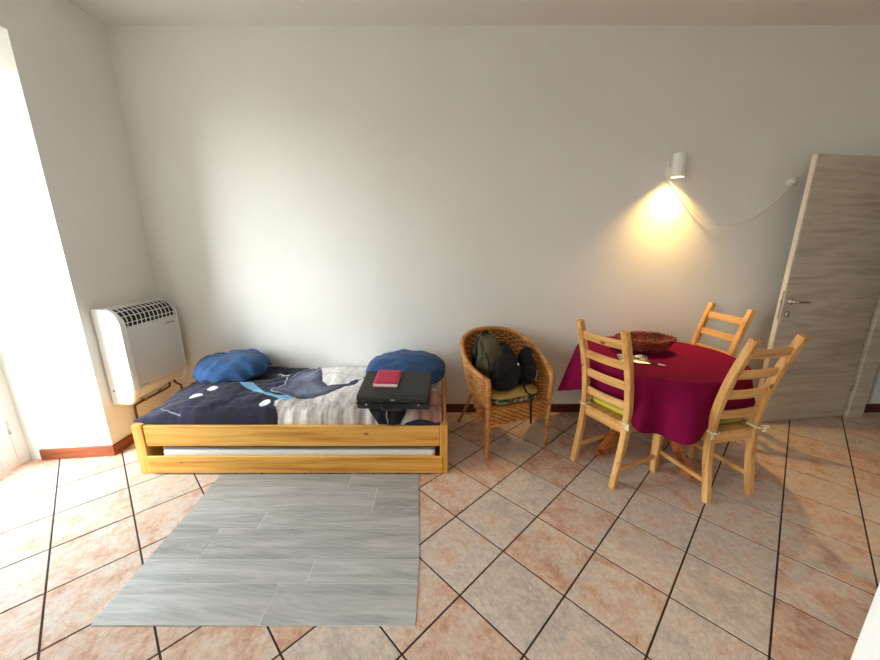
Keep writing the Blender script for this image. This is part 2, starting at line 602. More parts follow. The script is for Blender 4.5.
for a in range(-24, 24):
    for b in range(-24, 24):
        u, v = a + .5, b + .5
        x = GX + TS * (u * ca + v * sa)
        y = GY + TS * (-u * sa + v * ca)
        if y > YB + .2 or y < YF - .1 or x > XC or x < -3.2 or (x < -2.65 and (y > 2.45 or -.5 < y < 1.0 or y < -1.9)):
            continue
        turn = -ANG + PI / 2 * random.randrange(4)
        if seen(x, y):
            link('tile', tme, None, floor_o, Vector((x, y, random.uniform(-.0006, .0006))) - floor_c, (0, 0, turn))
        else:
            g = TS / 2 - .0036
            Mx = Matrix.Translation((x, y, 0)) @ Matrix.Rotation(-ANG, 4, 'Z')
            q = [rest.verts.new(Mx @ Vector((sx * g, sy * g, z))) for z in (-.007, 0) for sx, sy in ((-1, -1), (1, -1), (1, 1), (-1, 1))]
            rest.faces.new(q[4:])
            for k in range(4):
                rest.faces.new((q[k], q[(k + 1) % 4], q[4 + (k + 1) % 4], q[4 + k]))
ro = obj('tile_field', rest, M['tile'], floor_o, loc=-floor_c)
ro['kind'] = 'stuff'

struct(box('ceiling', (-3.3, YF - .1, ZC), (XC + .1, YB + .1, ZC + .12), M['ceiling']), 'plain off-white plaster ceiling above the room', 'ceiling')
struct(box('wall_back', (-3.0, YB, -.05), (XC + .1, YB + .15, ZC), M['plaster']), 'long white plaster wall behind the bed and the table', 'wall')
struct(box('wall_front', (-3.0, YF - .15, -.05), (XC + .1, YF, ZC), M['plaster']), 'white plaster wall behind the viewer', 'wall')

# left wall: thick, with the splayed opening of the French window
bm = bmesh.new()
XO = -3.06
add_prism(bm, [(XL, 2.305), (XL, YB), (XO, YB), (XO, 2.25), (-2.886, 2.25)], -.05, ZC, 'z')
add_prism(bm, [(XL, WY0 - .055), (XL, VY1 + .055), (-2.886, VY1), (XO, VY1), (XO, WY0), (-2.886, WY0)], -.05, ZC, 'z')
add_prism(bm, [(XL, VY0 - .055), (XL, YF), (XO, YF), (XO, VY0), (-2.886, VY0)], -.05, ZC, 'z')
add_prism(bm, [(XL, VY1 + .055), (-2.886, VY1), (XO, VY1), (XO, VY0), (-2.886, VY0), (XL, VY0 - .055)], 2.69, ZC, 'z')
add_prism(bm, [(XL, 2.305), (-2.886, 2.25), (XO, 2.25), (XO, WY0), (-2.886, WY0), (XL, WY0 - .055)], 2.69, ZC, 'z')
struct(obj('wall_left', bm, M['plaster']), 'thick white plaster wall with the splayed window recess and the heater', 'wall')

# right wall with the doorway
DY0, DY1, DZ = 2.03, 2.915, 2.17
bm = bmesh.new()
add_box(bm, (XR, DY1, -.05), (XR + .12, YB, ZC))
add_box(bm, (XR, YF, -.05), (XR + .12, DY0, ZC))
add_box(bm, (XR, DY0, DZ), (XR + .12, DY1, ZC))
struct(obj('wall_right', bm, M['plaster']), 'white plaster wall pierced by the doorway', 'wall')
struct(box('wall_passage', (XC, YF, -.05), (XC + .12, YB, ZC), M['plaster']), 'white wall closing the passage beyond the door', 'wall')

# skirting boards
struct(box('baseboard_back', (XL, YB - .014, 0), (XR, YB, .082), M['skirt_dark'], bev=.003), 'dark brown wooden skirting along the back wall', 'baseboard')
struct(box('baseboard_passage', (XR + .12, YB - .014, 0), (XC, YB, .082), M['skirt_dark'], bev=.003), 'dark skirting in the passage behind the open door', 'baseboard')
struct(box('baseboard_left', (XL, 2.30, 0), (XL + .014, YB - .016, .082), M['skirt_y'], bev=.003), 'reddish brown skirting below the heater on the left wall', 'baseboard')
bm = bmesh.new()
add_prism(bm, [(XL + .014, 2.292), (-2.886, 2.236), (-2.886, 2.25), (XL, 2.305), (XL + .014, 2.305)], 0, .082, 'z')
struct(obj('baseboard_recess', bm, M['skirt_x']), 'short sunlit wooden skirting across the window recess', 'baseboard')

# French windows (closed) in their recesses; the second is added for fill light
def french_window(name, WY0, WY1, label):
    win = empty(name, (0, 0, 0))
    struct(win, label, 'window')
    bm = bmesh.new()
    for y0, y1 in ((WY0, WY0 + .075), (WY1 - .075, WY1)):
        add_box(bm, (-3.05, y0, 0), (-2.975, y1, WZ1 + .07), .004)
    add_box(bm, (-3.05, WY0 + .075, WZ1), (-2.975, WY1 - .075, WZ1 + .07), .004)
    obj('window_frame', bm, M['white_paint'], win)
    # leaf: stiles, rails, bottom panel, panes
    for y0, y1 in ((WY0 + .08, WY0 + .17), (WY1 - .17, WY1 - .08)):
        st = box('stile', (-3.035, y0, .012), (-2.965, y1, WZ1 - .004), M['white_paint'], win, .006)
    for z0, z1 in ((.012, .16), (1.02, 1.10), (WZ1 - .10, WZ1 - .004)):
        box('rail', (-3.03, WY0 + .17, z0), (-2.97, WY1 - .17, z1), M['white_paint'], win, .004)
    for z0, z1 in ((.16, 1.02), (1.10, WZ1 - .10)):
        box('pane', (-3.008, WY0 + .17, z0), (-3.002, WY1 - .17, z1), M['glass'], win)
    bm = bmesh.new()
    add_box(bm, (-2.968, WY0 + .11, 1.0), (-2.96, WY0 + .14, 1.16), .002)
    add_tube(bm, [(-2.962, WY0 + .125, 1.08), (-2.925, WY0 + .125, 1.08), (-2.92, WY0 + .13, 1.075), (-2.92, WY0 + .23, 1.07)], .008, 8)
    obj('window_handle', bm, M['chrome'], win, True)
    for z in (.25, 1.35, 2.35):
        bm = bmesh.new()
        add_tube(bm, [(-2.966, WY1 - .078, z), (-2.966, WY1 - .078, z + .09)], .008, 8)
        obj('hinge', bm, M['chrome'], win, True)
french_window('window_1', WY0, WY1, 'white framed glazed French window in the recess beside the heater')
french_window('fill_window', VY0, VY1, 'added white framed glazed French window behind the viewer, unseen, for fill light')

# door casing on the doorway
bm = bmesh.new()
for y0, y1 in ((DY1 - .028, DY1 + .04), (DY0 - .055, DY0 + .028)):
    add_box(bm, (XR - .018, y0, 0), (XR + .125, y1, DZ + .05), .006, 2)
add_box(bm, (XR - .018, DY0 + .028, DZ - .028), (XR + .125, DY1 - .028, DZ + .05), .006, 2)
struct(obj('trim_1', bm, M['door']), 'greige door casing lining the doorway at the right', 'door frame')

# door leaf, standing open nearly parallel to the back wall
P0, P1 = Vector((2.740, 2.767, 0)), Vector((3.655, 2.902, 0))
dang = math.atan2(P1.y - P0.y, P1.x - P0.x)
dlen = (P1 - P0).length
door = empty('door_1', P0, dang)
struct(door, 'greige wood-grain interior door with cream edge, standing open in front of the wall', 'door')
box('door_panel', (.008, .0, .008), (dlen, .042, 2.158), M['door'], door, .002)
box('edge_strip', (-.004, .002, .008), (.008, .017, 2.158), M['door_edge'], door, .001)
es2 = box('edge_rebate', (.004, .019, .008), (.008, .041, 2.158), M['door_edge'], door, .001)
box('latch_plate', (-.0055, .004, .93), (-.004, .014, 1.16), M['brass'], door)
box('latch_bolt', (-.013, .006, 1.06), (-.0055, .013, 1.085), M['brass'], door)
h = empty('door_handle'); h.parent = door
bm = bmesh.new()
add_lathe(bm, [(.026, 0), (.026, -.008), (.022, -.011), (.011, -.011), (.010, -.045)], 20, (.065, 0, 1.075), 'y')
add_tube(bm, catmull([(.062, -.045, 1.075), (.085, -.05, 1.077), (.13, -.05, 1.075), (.19, -.048, 1.071)], 4), [.011] * 4 + [.010] * 4 + [.009] * 4 + [.007], 10)
C.objects.unlink(h); bpy.data.objects.remove(h)
obj('door_handle', bm, M['chrome'], door, True)
bm = bmesh.new()
add_lathe(bm, [(.026, 0), (.026, -.008), (.020, -.011)], 20, (.062, 0, .97), 'y')
kr_ = obj('lock_rose', bm, M['chrome'], door, True)
bm = bmesh.new()
add_box(bm, (.059, -.0125, .957), (.065, -.0105, .983))
obj('keyhole', bm, M['black'], kr_)
for z in (.25, 1.85):
    bm = bmesh.new()
    add_tube(bm, [(dlen + .004, -.002, z), (dlen + .004, -.002, z + .1)], .008, 10)
    obj('hinge', bm, M['chrome'], door, True)

# ------------------------------------------------------------------ vinyl plank sheet on the floor
MC = Vector((-.79, 1.595, .002))
mat_o = empty('plank_mat', MC, math.radians(0))
tag(mat_o, 'grey wood-look vinyl plank sheet lying on the tiles before the bed', 'floor mat')
def mat_edge(y):                 # left and right ends of the sheet at a given y
    t = (y - 1.104) / (2.075 - 1.104)
    return -1.436 - .051 * t, -.102 - .042 * max(0, t - .3) / .7
rows = [1.104, 1.288, 1.413, 1.610, 1.731, 1.943, 2.075]
seams = [[-.747], [-.618], [-1.21], [-1.007], [-.40], [-.592]]
bm = bmesh.new()
L, R_ = [], []
for y in rows:
    a, b = mat_edge(y); L.append((a, y)); R_.append((b, y))
add_prism(bm, [(x - MC.x, y - MC.y) for x, y in L + R_[::-1]], -.0015, .0010, 'z')
obj('backing', bm, M['vinyl_base'], mat_o)
for i in range(len(rows) - 1):
    y0, y1 = rows[i] + .0016, rows[i + 1] - .0016
    a0, b0 = mat_edge(y0); a1, b1 = mat_edge(y1)
    cuts = [None] + seams[i] + [None]
    for k in range(len(cuts) - 1):
        l0, l1 = (a0, a1) if cuts[k] is None else (cuts[k] + .0016,) * 2
        r0, r1 = (b0, b1) if cuts[k + 1] is None else (cuts[k + 1] - .0016,) * 2
        cx, cy = (l0 + r0) / 2, (y0 + y1) / 2
        bm = bmesh.new()
        add_prism(bm, [(l0 - cx, y0 - cy), (r0 - cx, y0 - cy), (r1 - cx, y1 - cy), (l1 - cx, y1 - cy)], .0006, .0022, 'z')
        obj('plank', bm, M['plank'], mat_o, loc=(cx - MC.x, cy - MC.y, 0))

# ------------------------------------------------------------------ bed
BX0, BX1, BY0, BY1 = -2.04, .052, 2.085, 2.965
bed = empty('day_bed', ((BX0 + BX1) / 2, (BY0 + BY1) / 2, 0))
tag(bed, 'low pine day bed against the back wall with a pull-out below', 'bed')
bc = bed.location
def bpart(name, lo, hi, m, bev=.004):
    return box(name, Vector(lo) - bc, Vector(hi) - bc, M[m], bed, bev, 1)
for x0, x1 in ((BX0, BX0 + .07), (BX1 - .052, BX1)):
    for y0, y1 in ((BY0, BY0 + .045), (BY1 - .045, BY1)):
        bpart('post', (x0, y0, 0), (x1, y1, .362), 'bedpine_z')
bpart('front_rail', (BX0 + .072, BY0 + .006, .205), (BX1 - .054, BY0 + .030, .355), 'bedpine_x')
bpart('back_rail', (BX0 + .072, BY1 - .030, .205), (BX1 - .054, BY1 - .006, .355), 'bedpine_x')
bpart('end_board', (BX0 + .01, BY0 + .047, .02), (BX0 + .034, BY1 - .047, .36), 'bedpine_y')  # end boards carried down low to keep sunlight out from under the bed
bpart('end_board', (BX1 - .034, BY0 + .047, .02), (BX1 - .008, BY1 - .047, .372), 'bedpine_y')
for k in range(10):
    x = BX0 + .16 + k * .196
    bpart('bed_slat', (x, BY0 + .034, .232), (x + .07, BY1 - .034, .248), 'bedpine_y', .002)
mt = box('mattress', Vector((BX0 + .16, BY0 + .085, .250)) - bc, Vector((BX1 - .09, BY1 - .040, .405)) - bc, M['mattress_white'], bed, .03, 3)

tr = empty('trundle_bed', ((BX0 + BX1) / 2, 2.5, 0))
tag(tr, 'pull-out trundle with pine front board and white mattress under the day bed', 'trundle bed')
tc_ = tr.location
box('front_panel', Vector((BX0 + .075, BY0 - .012, .012)) - tc_, Vector((BX1 - .035, BY0 + .004, .140)) - tc_, M['bedpine_x'], tr, .004)
box('base', Vector((BX0 + .10, BY0 + .05, .03)) - tc_, Vector((BX1 - .09, BY1 - .08, .06)) - tc_, M['bedpine_x'], tr, .003)
tm = box('mattress', Vector((BX0 + .165, BY0 + .010, .062)) - tc_, Vector((BX1 - .085, BY1 - .09, .176)) - tc_, M['mattress_white'], tr, .02, 3)
box('mattress_cover', Vector((BX0 + .170, BY0 + .013, .1765)) - tc_, Vector((BX1 - .090, BY1 - .095, .192)) - tc_, M['mattress_grey'], tr, .006, 2)
for x in (BX0 + .2, BX1 - .2):
    for y in (BY0 + .12, BY1 - .2):
        bm = bmesh.new()
        add_lathe(bm, [(.010, -.012), (.016, -.010), (.016, .010), (.010, .012)], 14, (x - tc_.x, y - tc_.y, .0165), 'y')
        obj('castor', bm, M['black'], tr, True)

# ---- blanket with its print
def inpoly(X, Y, poly):
    ins = np.zeros(X.shape, bool)
    n = len(poly)
    for i in range(n):
        x0, y0 = poly[i]; x1, y1 = poly[(i + 1) % n]
        c = ((y0 > Y) != (y1 > Y)) & (X < (x1 - x0) * (Y - y0) / (y1 - y0 + 1e-12) + x0)
        ins ^= c
    return ins
def polydist(X, Y, poly, closed=True):
    d = np.full(X.shape, 9.0)
    n = len(poly)
    for i in range(n if closed else n - 1):
        ax, ay = poly[i]; bx, by = poly[(i + 1) % n]
        dx, dy = bx - ax, by - ay
        t = np.clip(((X - ax) * dx + (Y - ay) * dy) / (dx * dx + dy * dy + 1e-12), 0, 1)
        d = np.minimum(d, np.hypot(X - ax - t * dx, Y - ay - t * dy))
    return d
BAND = [(-1.571, 2.543), (-1.513, 2.593), (-1.319, 2.41), (-1.267, 2.364), (-1.149, 2.328), (-1.09, 2.34), (-1.036, 2.306), (-1.083, 2.257), (-1.189, 2.306), (-1.266, 2.34), (-1.34, 2.392), (-1.483, 2.465)]
FISH = [(-1.251, 2.412), (-1.193, 2.514), (-1.225, 2.639), (-1.204, 2.808), (-1.166, 2.927), (-1.093, 2.927), (-1.069, 2.962), (-0.985, 2.745), (-0.937, 2.596), (-0.864, 2.501), (-0.759, 2.501), (-0.674, 2.582), (-0.645, 2.596), (-0.646, 2.555), (-0.728, 2.462), (-0.821, 2.363), (-0.919, 2.305), (-1.021, 2.316), (-1.114, 2.351), (-1.223, 2.375)]
NAVYB = [(-1.02, 1.9), (-1.10, 2.09), (-1.139, 2.257), (-1.083, 2.306), (-1.081, 2.523), (-1.148, 2.804), (-1.178, 3.1)]
NU, NV = 460, 230
def blanket_pt(u, v):
    """u along the bed, v from the front (0) to the wall (1)"""
    x = BX0 - .005 + u * (BX1 - BX0 - .035)
    # front: rises from behind the rail onto the mattress
    s = v * 1.0
    if s < .13:
        t = s / .13
        y = 2.118 + .075 * (1 - math.cos(t * PI / 2)) + .0 * t
        z = .338 + (.455 - .338) * math.sin(t * PI / 2)
    else:
        t = (s - .13) / .87
        y = 2.193 + t * (2.955 - 2.193)
        z = .455 + .012 * math.sin(t * PI)
    # left end slopes down towards the board
    dl = x - BX0
    if dl < .30:
        q = 1 - dl / .30
        z = z - (z - .372) * (q ** 1.6) * (1 - .55 * v)
    dr = BX1 - .04 - x
    if dr < .06:
        q = 1 - dr / .06
        z -= .035 * q * q
    w = fbm(x * 3.0 + y, y * 5.0, .3, 1.0, 4) * .022 + fbm(x * 9 + 2 * y, y * 11, 2.1, 1.0, 3) * .008
    fold = .010 * math.exp(-((y - 2.62 - .10 * math.sin(x * 5)) / .03) ** 2) * (1 if x < -1.2 else .3)
    z += (w + fold) * min(1, s / .06 + .15)
    if s >= .13 or dl < .3:
        z = max(z, .374 if s > .02 else z)
    return Vector((x, y, z))
bm = bmesh.new()
V = add_grid(bm, blanket_pt, NU, NV)
co = np.array([v.co[:] for v in bm.verts])
X, Y = co[:, 0].copy(), co[:, 1].copy()
# the printed front drop keeps running down the fold
nz = np.array([fbm(a * 6, b * 6, 0, 1, 4) for a, b in zip(X, Y)])
nz2 = np.array([fbm(a * 22, b * 5, 3, 1, 4) for a, b in zip(X, Y)])
def L3(r, g, b): return np.array([lin(r), lin(g), lin(b)])
bx = np.interp(Y, [p[1] for p in NAVYB], [p[0] for p in NAVYB])
is_navy = X + nz * .03 < bx
fur = np.clip(.62 + .7 * nz2, 0, 1)[:, None]
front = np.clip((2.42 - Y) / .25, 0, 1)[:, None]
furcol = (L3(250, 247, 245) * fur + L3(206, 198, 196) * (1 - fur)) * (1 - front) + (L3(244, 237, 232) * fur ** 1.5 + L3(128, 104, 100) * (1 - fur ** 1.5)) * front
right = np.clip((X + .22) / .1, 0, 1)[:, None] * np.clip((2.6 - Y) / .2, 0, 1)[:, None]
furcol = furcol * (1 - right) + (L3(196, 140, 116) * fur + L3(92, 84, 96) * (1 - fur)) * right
navy = L3(24, 21, 48) * (1 + .9 * nz[:, None]) + L3(70, 64, 100) * np.clip(nz2[:, None] - .25, 0, 1) * .5
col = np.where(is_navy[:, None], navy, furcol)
f_in = inpoly(X, Y, FISH); f_d = polydist(X, Y, FISH)
sh = np.clip(f_d / .07, 0, 1)[:, None]
fish = L3(34, 34, 62) * (1 - sh) + L3(112, 118, 142) * sh
fish = fish * (1 + .5 * nz[:, None])
col = np.where(f_in[:, None], fish, col)
edge = (f_d < .006)[:, None]
col = np.where(edge, np.where(is_navy[:, None], L3(150, 152, 170), L3(44, 42, 70)), col)
# a second fin line inside the figure and the thin line beside it
for ln, c, w in (([(-1.10, 2.66), (-1.09, 2.80), (-1.06, 2.95)], L3(170, 174, 190), .006), ([(-.985, 2.73), (-.91, 2.735), (-.85, 2.71)], L3(50, 46, 70), .008), ([(-.66, 2.58), (-.60, 2.62), (-.615, 2.66)], L3(60, 56, 76), .006)):
    col = np.where((polydist(X, Y, ln, False) < w)[:, None], c, col)
b_in = inpoly(X, Y, BAND)
col = np.where(b_in[:, None], L3(116, 176, 212) * (1 + .3 * nz[:, None]), col)
for cx, cy, rx, ry in ((-1.215, 2.235, .034, .042), (-1.282, 2.734, .036, .020), (-1.345, 2.772, .022, .012), (-1.767, 2.345, .044, .034), (-1.711, 2.45, .038, .028)):
    col = np.where(((((X - cx) / rx) ** 2 + ((Y - cy) / ry) ** 2) < 1)[:, None], L3(240, 238, 238), col)
# hem stripe at the left corner
col = np.where((polydist(X, Y, [(-1.93, 2.22), (-1.88, 2.18), (-1.82, 2.155), (-1.74, 2.14)], False) < .0028)[:, None], L3(150, 150, 170), col)
lay = bm.verts.layers.float_color.new('print')
bm.verts.ensure_lookup_table()
for i, v in enumerate(bm.verts):
    v[lay] = (float(col[i, 0]), float(col[i, 1]), float(col[i, 2]), 1.0)
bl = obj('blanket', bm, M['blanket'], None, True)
tag(bl, 'navy and white printed fleece blanket spread over the bed mattress', 'blanket')
mod = bl.modifiers.new('thickness', 'SOLIDIFY'); mod.thickness = .006; mod.offset = -1
# turned-up corner at the front right
bm = bmesh.new()
def fold_pt(u, v):
    x = -.235 + u * .235
    hgt = .045 * math.sin(min(1, u * 1.15) * PI) ** .8 + .004
    y = 2.112 - .006 + .02 * v
    return Vector((x, y + .05 * v * v, .352 + hgt * (v) + .02 * v * u))
add_grid(bm, fold_pt, 24, 8)
fc = obj('turned_corner', bm, M['navy_under'], bl, True)
fc.modifiers.new('thickness', 'SOLIDIFY').thickness = .006
bm = bmesh.new()
add_tube(bm, [fold_pt(k / 23, 1.0) + Vector((0, -.002, .003)) for k in range(24)], .005, 6)
obj('hem', bm, M['paper'], fc, True)

# ---- pillows
def pillow(name, loc, size, rz, tilt, mat, label, gather, seed):
    w, d, h = size
    bm = bmesh.new()
    NUu, NVv = 64, 34
    def fn(u, v):
        a = 2 * PI * u; b = -PI / 2 + PI * v
        cb = math.copysign(abs(math.cos(b)) ** .75, 1); sb = math.copysign(abs(math.sin(b)) ** .9, math.sin(b))
        cx = math.copysign(abs(math.cos(a)) ** .72, math.cos(a)); sx = math.copysign(abs(math.sin(a)) ** .72, math.sin(a))
        x, y, z = w / 2 * cb * cx, d / 2 * cb * sx, h / 2 * sb
        rim = abs(math.cos(b)) ** 3
        k = fbm(x * 4 + seed, y * 4, z * 3, 1, 3)
        z += .014 * k + .016 * gather * rim * math.sin(a * 13 + 2 * math.sin(3 * a)) + .012 * gather * rim * fbm(a * 2.2 + seed, b * .6, 0, 1.6, 3) + .012 * fbm(x * 11 + seed, y * 16, 0, 1, 3)
        ins = 1 - .05 * gather * rim * (.5 + .5 * math.sin(a * 13 + 1.2)); x *= ins; y *= ins
        z += .012 * rim * math.cos(4 * a)
        x += .006 * fbm(x * 8, y * 8 + seed, 1, 1, 2)
        if z < 0: z *= .42
        return Vector((x, y, z + h * .21))
    add_grid(bm, fn, NUu, NVv, True)
    bmesh.ops.remove_doubles(bm, verts=bm.verts[:], dist=.0004)
    o = obj(name, bm, M[mat], None, True, loc, (tilt, 0, rz))
    # piped seam
    bm = bmesh.new()
    pts = []
    for k in range(64):
        a = 2 * PI * k / 64
        cx = math.copysign(abs(math.cos(a)) ** .72, math.cos(a)); sx = math.copysign(abs(math.sin(a)) ** .72, math.sin(a))
        p = fn(k / 64, .5)
        pts.append(p * 1.0 + Vector((cx * .002, sx * .002, 0)))
    add_tube(bm, pts, .004, 6, True)
    obj('seam', bm, M[mat], o, True)
    return tag(o, label, 'pillow', 'blue pillows on the bed')
pillow('pillow', (-1.705, 2.735, .470), (.56, .42, .25), math.radians(8), math.radians(6), 'blue_cloth', 'puffy blue pillow with gathered front edge at the heater end of the bed', 1.4, 1.7)
pillow('pillow', (-.275, 2.70, .470), (.64, .44, .25), math.radians(-4), math.radians(8), 'blue_cloth', 'rounded blue pillow behind the black briefcase', .35, 5.2)

# ---- black bag hanging below the case
bm = bmesh.new()
def pouch(u, v):
    a = 2 * PI * u
    t = v
    wid = .125 - .045 * t + .006 * math.sin(5 * t)
    z = .478 - .108 * t
    th = .020 + .008 * math.sin(PI * t)
    cx = math.copysign(abs(math.cos(a)) ** .6, math.cos(a)); sx = math.copysign(abs(math.sin(a)) ** .8, math.sin(a))
    x = wid * cx + .012 * t
    y = th * sx + .006 * math.sin(x * 60 + 3 * t)
    return Vector((x, y - .012 * t, z))
g = add_grid(bm, pouch, 40, 14, True)
bm.faces.new([g[i][0] for i in range(40)]); bm.faces.new([g[i][-1] for i in range(39, -1, -1)])
bag = obj('cloth_bag', bm, M['black_cloth'], None, True, (-.345, 2.115, 0))
tag(bag, 'limp black cloth bag hanging out under the briefcase over the bed edge', 'bag')
bm = bmesh.new()
add_bar(bm, catmull([(-.002, -.024, .468), (-.004, -.034, .43), (.004, -.040, .40), (.002, -.040, .385)], 4), .009, .003, (1, 0, 0), .0008)
obj('strap', bm, M['pinkish'], bag)

# ---- briefcase
cw, cd, chh = .468, .330, .100
case = empty('briefcase', (-.304, 2.072, .484))
case.rotation_euler = (math.radians(9.3), 0, math.radians(-2.0))
tag(case, 'black hard-shell briefcase lying on the bed with its catches to the front', 'briefcase')
box('lower_shell', (-cw / 2, 0, 0), (cw / 2, cd, .044), M['case'], case, .010, 3)
box('lid', (-cw / 2, 0, .048), (cw / 2, cd, chh), M['case'], case, .012, 3)
box('rim_band', (-cw / 2 - .002, -.002, .0430), (cw / 2 + .002, cd + .002, .0490), M['case_dark'], case, .001)
box('lid_panel', (-cw / 2 + .03, .025, chh), (cw / 2 - .03, cd - .025, chh + .0012), M['case'], case, .0005)
for x in (-.155, .155):
    lk = box('catch', (x - .028, -.007, .028), (x + .028, -.001, .064), M['case_dark'], case, .002)
    bm = bmesh.new()
    add_lathe(bm, [(.006, 0), (.006, -.003), (.004, -.004)], 12, (-.012 if x < 0 else .012, -.003, -.004), 'y')
    obj('catch_stud', bm, M['chrome'], lk, True)
bm = bmesh.new()
add_tube(bm, catmull([(-.065, -.002, .028), (-.062, -.020, .022), (-.05, -.028, .018), (.05, -.028, .018), (.062, -.020, .022), (.065, -.002, .028)], 5), .008, 8)
obj('carry_handle', bm, M['case_dark'], case, True)
box('name_plate', (-.012, -.0025, .070), (.016, -.0005, .078), M['chrome'], case, .0005)
for x in (-.10, .10):
    box('hinge', (x - .03, cd, .030), (x + .03, cd + .003, .052), M['chrome'], case)

# ---- red booklet on the case
Rb = Matrix.Rotation(math.radians(9.3), 3, 'X')
bp = Vector((-.304, 2.072, .484)) + Rb @ Vector((-.055, .205, chh + .0025))
bk = empty('booklet', bp)
bk.rotation_euler = (math.radians(9.3), 0, math.radians(-3))
tag(bk, 'crimson paperback booklet with white pages on top of the briefcase', 'book')
box('pages', (-.080, -.098, .0018), (.081, .098, .0135), M['paper'], bk, .001)
box('back_cover', (-.083, -.102, 0), (.083, .102, .0018), M['book_red'], bk)
bm = bmesh.new()
add_grid(bm, lambda u, v: Vector((-.083 + .166 * u, -.085 + .187 * v, .0138 + .004 * (1 - v) ** 2)), 8, 8)
fcv = obj('front_cover', bm, M['book_red'], bk, True)
sm = fcv.modifiers.new('thickness', 'SOLIDIFY'); sm.thickness = .0016; sm.offset = 1
box('spine', (-.0845, -.102, 0), (-.083, .102, .0145), M['book_red'], bk)

# ------------------------------------------------------------------ heater on the left wall
HX = XL
htr = empty('wall_heater', (HX, 2.645, .37))
tag(htr, 'white wall-hung convector heater with a curved wire grille on the left wall', 'heater')
HY0, HY1 = -.27, .275
def prof_pts():
    arc = []
    for k in range(9):
        a = PI / 2 * k / 8
        arc.append((.085 + .105 * math.sin(a), .585 + .125 * math.cos(a)))
    return arc
arc = prof_pts()                                   # from the top to the front
outer = [(.004, .0), (.004, .710), (.05, .712)] + arc + [(.196, .11), (.165, .025), (.14, 0)]
# end caps (rounded edges)
for y0, y1 in ((HY0, HY0 + .045), (HY1 - .022, HY1)):
    bm = bmesh.new()
    add_prism(bm, [(x, z) for x, z in outer], y0, y1, 'y')
    bmesh.ops.bevel(bm, geom=[e for e in bm.edges if abs(e.verts[0].co.y - e.verts[1].co.y) < 1e-5], offset=.008, segments=2, affect='EDGES')
    obj('end_cap', bm, M['white_metal'], htr, False)
box('front_panel', (.150, HY0 + .046, .105), (.192, HY1 - .023, .575), M['grey_panel'], htr, .004)
bm = bmesh.new()
add_prism(bm, [(.02, .02), (.13, .02), (.155, .04), (.180, .098), (.148, .098), (.13, .06), (.02, .05)], HY0 + .046, HY1 - .023, 'y')
obj('bottom_panel', bm, M['grey_panel'], htr)
box('back_plate', (.002, HY0 + .046, .05), (.02, HY1 - .046, .70), M['white_metal'], htr)
bm = bmesh.new()
inner = [(.03, .56)] + [(.03, .69)] + [(.085 + .092 * math.sin(PI / 2 * k / 8), .585 + .108 * math.cos(PI / 2 * k / 8)) for k in range(9)] + [(.17, .56)]
add_prism(bm, inner, HY0 + .047, HY1 - .024, 'y')
obj('grille_backing', bm, M['dark_inside'], htr)
nb = 12
for k in range(nb):
    y = HY0 + .062 + k * (HY1 - HY0 - .105) / (nb - 1)
    bm = bmesh.new()
    add_tube(bm, [(.035, y, .704)] + [(x * 1.0, y + .012 * math.sin(PI * i / 8), z) for i, (x, z) in enumerate(arc)] + [(.190, y, .545)], .0036, 6)
    obj('grille_wire', bm, M['white_metal'], htr, True)
for k in (1, 3, 5, 7):
    x, z = arc[k]
    bm = bmesh.new()
    add_tube(bm, [(x - .004, HY0 + .046, z - .005), (x - .004, HY1 - .023, z - .005)], .0028, 6)
    obj('grille_wire', bm, M['white_metal'], htr, True)
box('lettering', (.1922, .13, .523), (.1928, .195, .531), M['mattress_grey'], htr)
box('lettering', (.1922, .203, .522), (.1928, .219, .534), M['mattress_grey'], htr)
box('lettering', (.1922, HY0 + .06, .122), (.1928, HY0 + .14, .127), M['mattress_grey'], htr)
bm = bmesh.new()
add_lathe(bm, [(.006, 0), (.006, -.002)], 10, (.04, HY0, .11), 'y')
obj('screw', bm, M['black'], htr)

bm = bmesh.new()
add_tube(bm, catmull([(-2.388, 2.512, .0), (-2.388, 2.514, .16), (-2.388, 2.516, .27), (-2.388, 2.535, .297), (-2.388, 2.70, .298), (-2.388, 2.86, .300), (-2.388, 2.886, .315), (-2.388, 2.888, .392)], 6), .008, 10)
pipe = obj('copper_pipe', bm, M['copper'], None, True)
tag(pipe, 'thin copper pipe rising from the floor and running along the wall below the heater', 'pipe')
for y in (2.62, 2.80):
    bm = bmesh.new()
    add_box(bm, (-2.418, y - .008, .288), (-2.378, y + .008, .308), .002)
    obj('pipe_clip', bm, M['brass'], pipe)
bm = bmesh.new()
add_tube(bm, catmull([(-2.30, 2.905, .235), (-2.30, 2.905, .27), (-2.305, 2.90, .31), (-2.33, 2.88, .345), (-2.34, 2.875, .40)], 6), .009, 10)
p2 = obj('drain_elbow', bm, M['copper'], None, True)
tag(p2, 'short bent copper stub hanging under the far end of the heater', 'pipe')

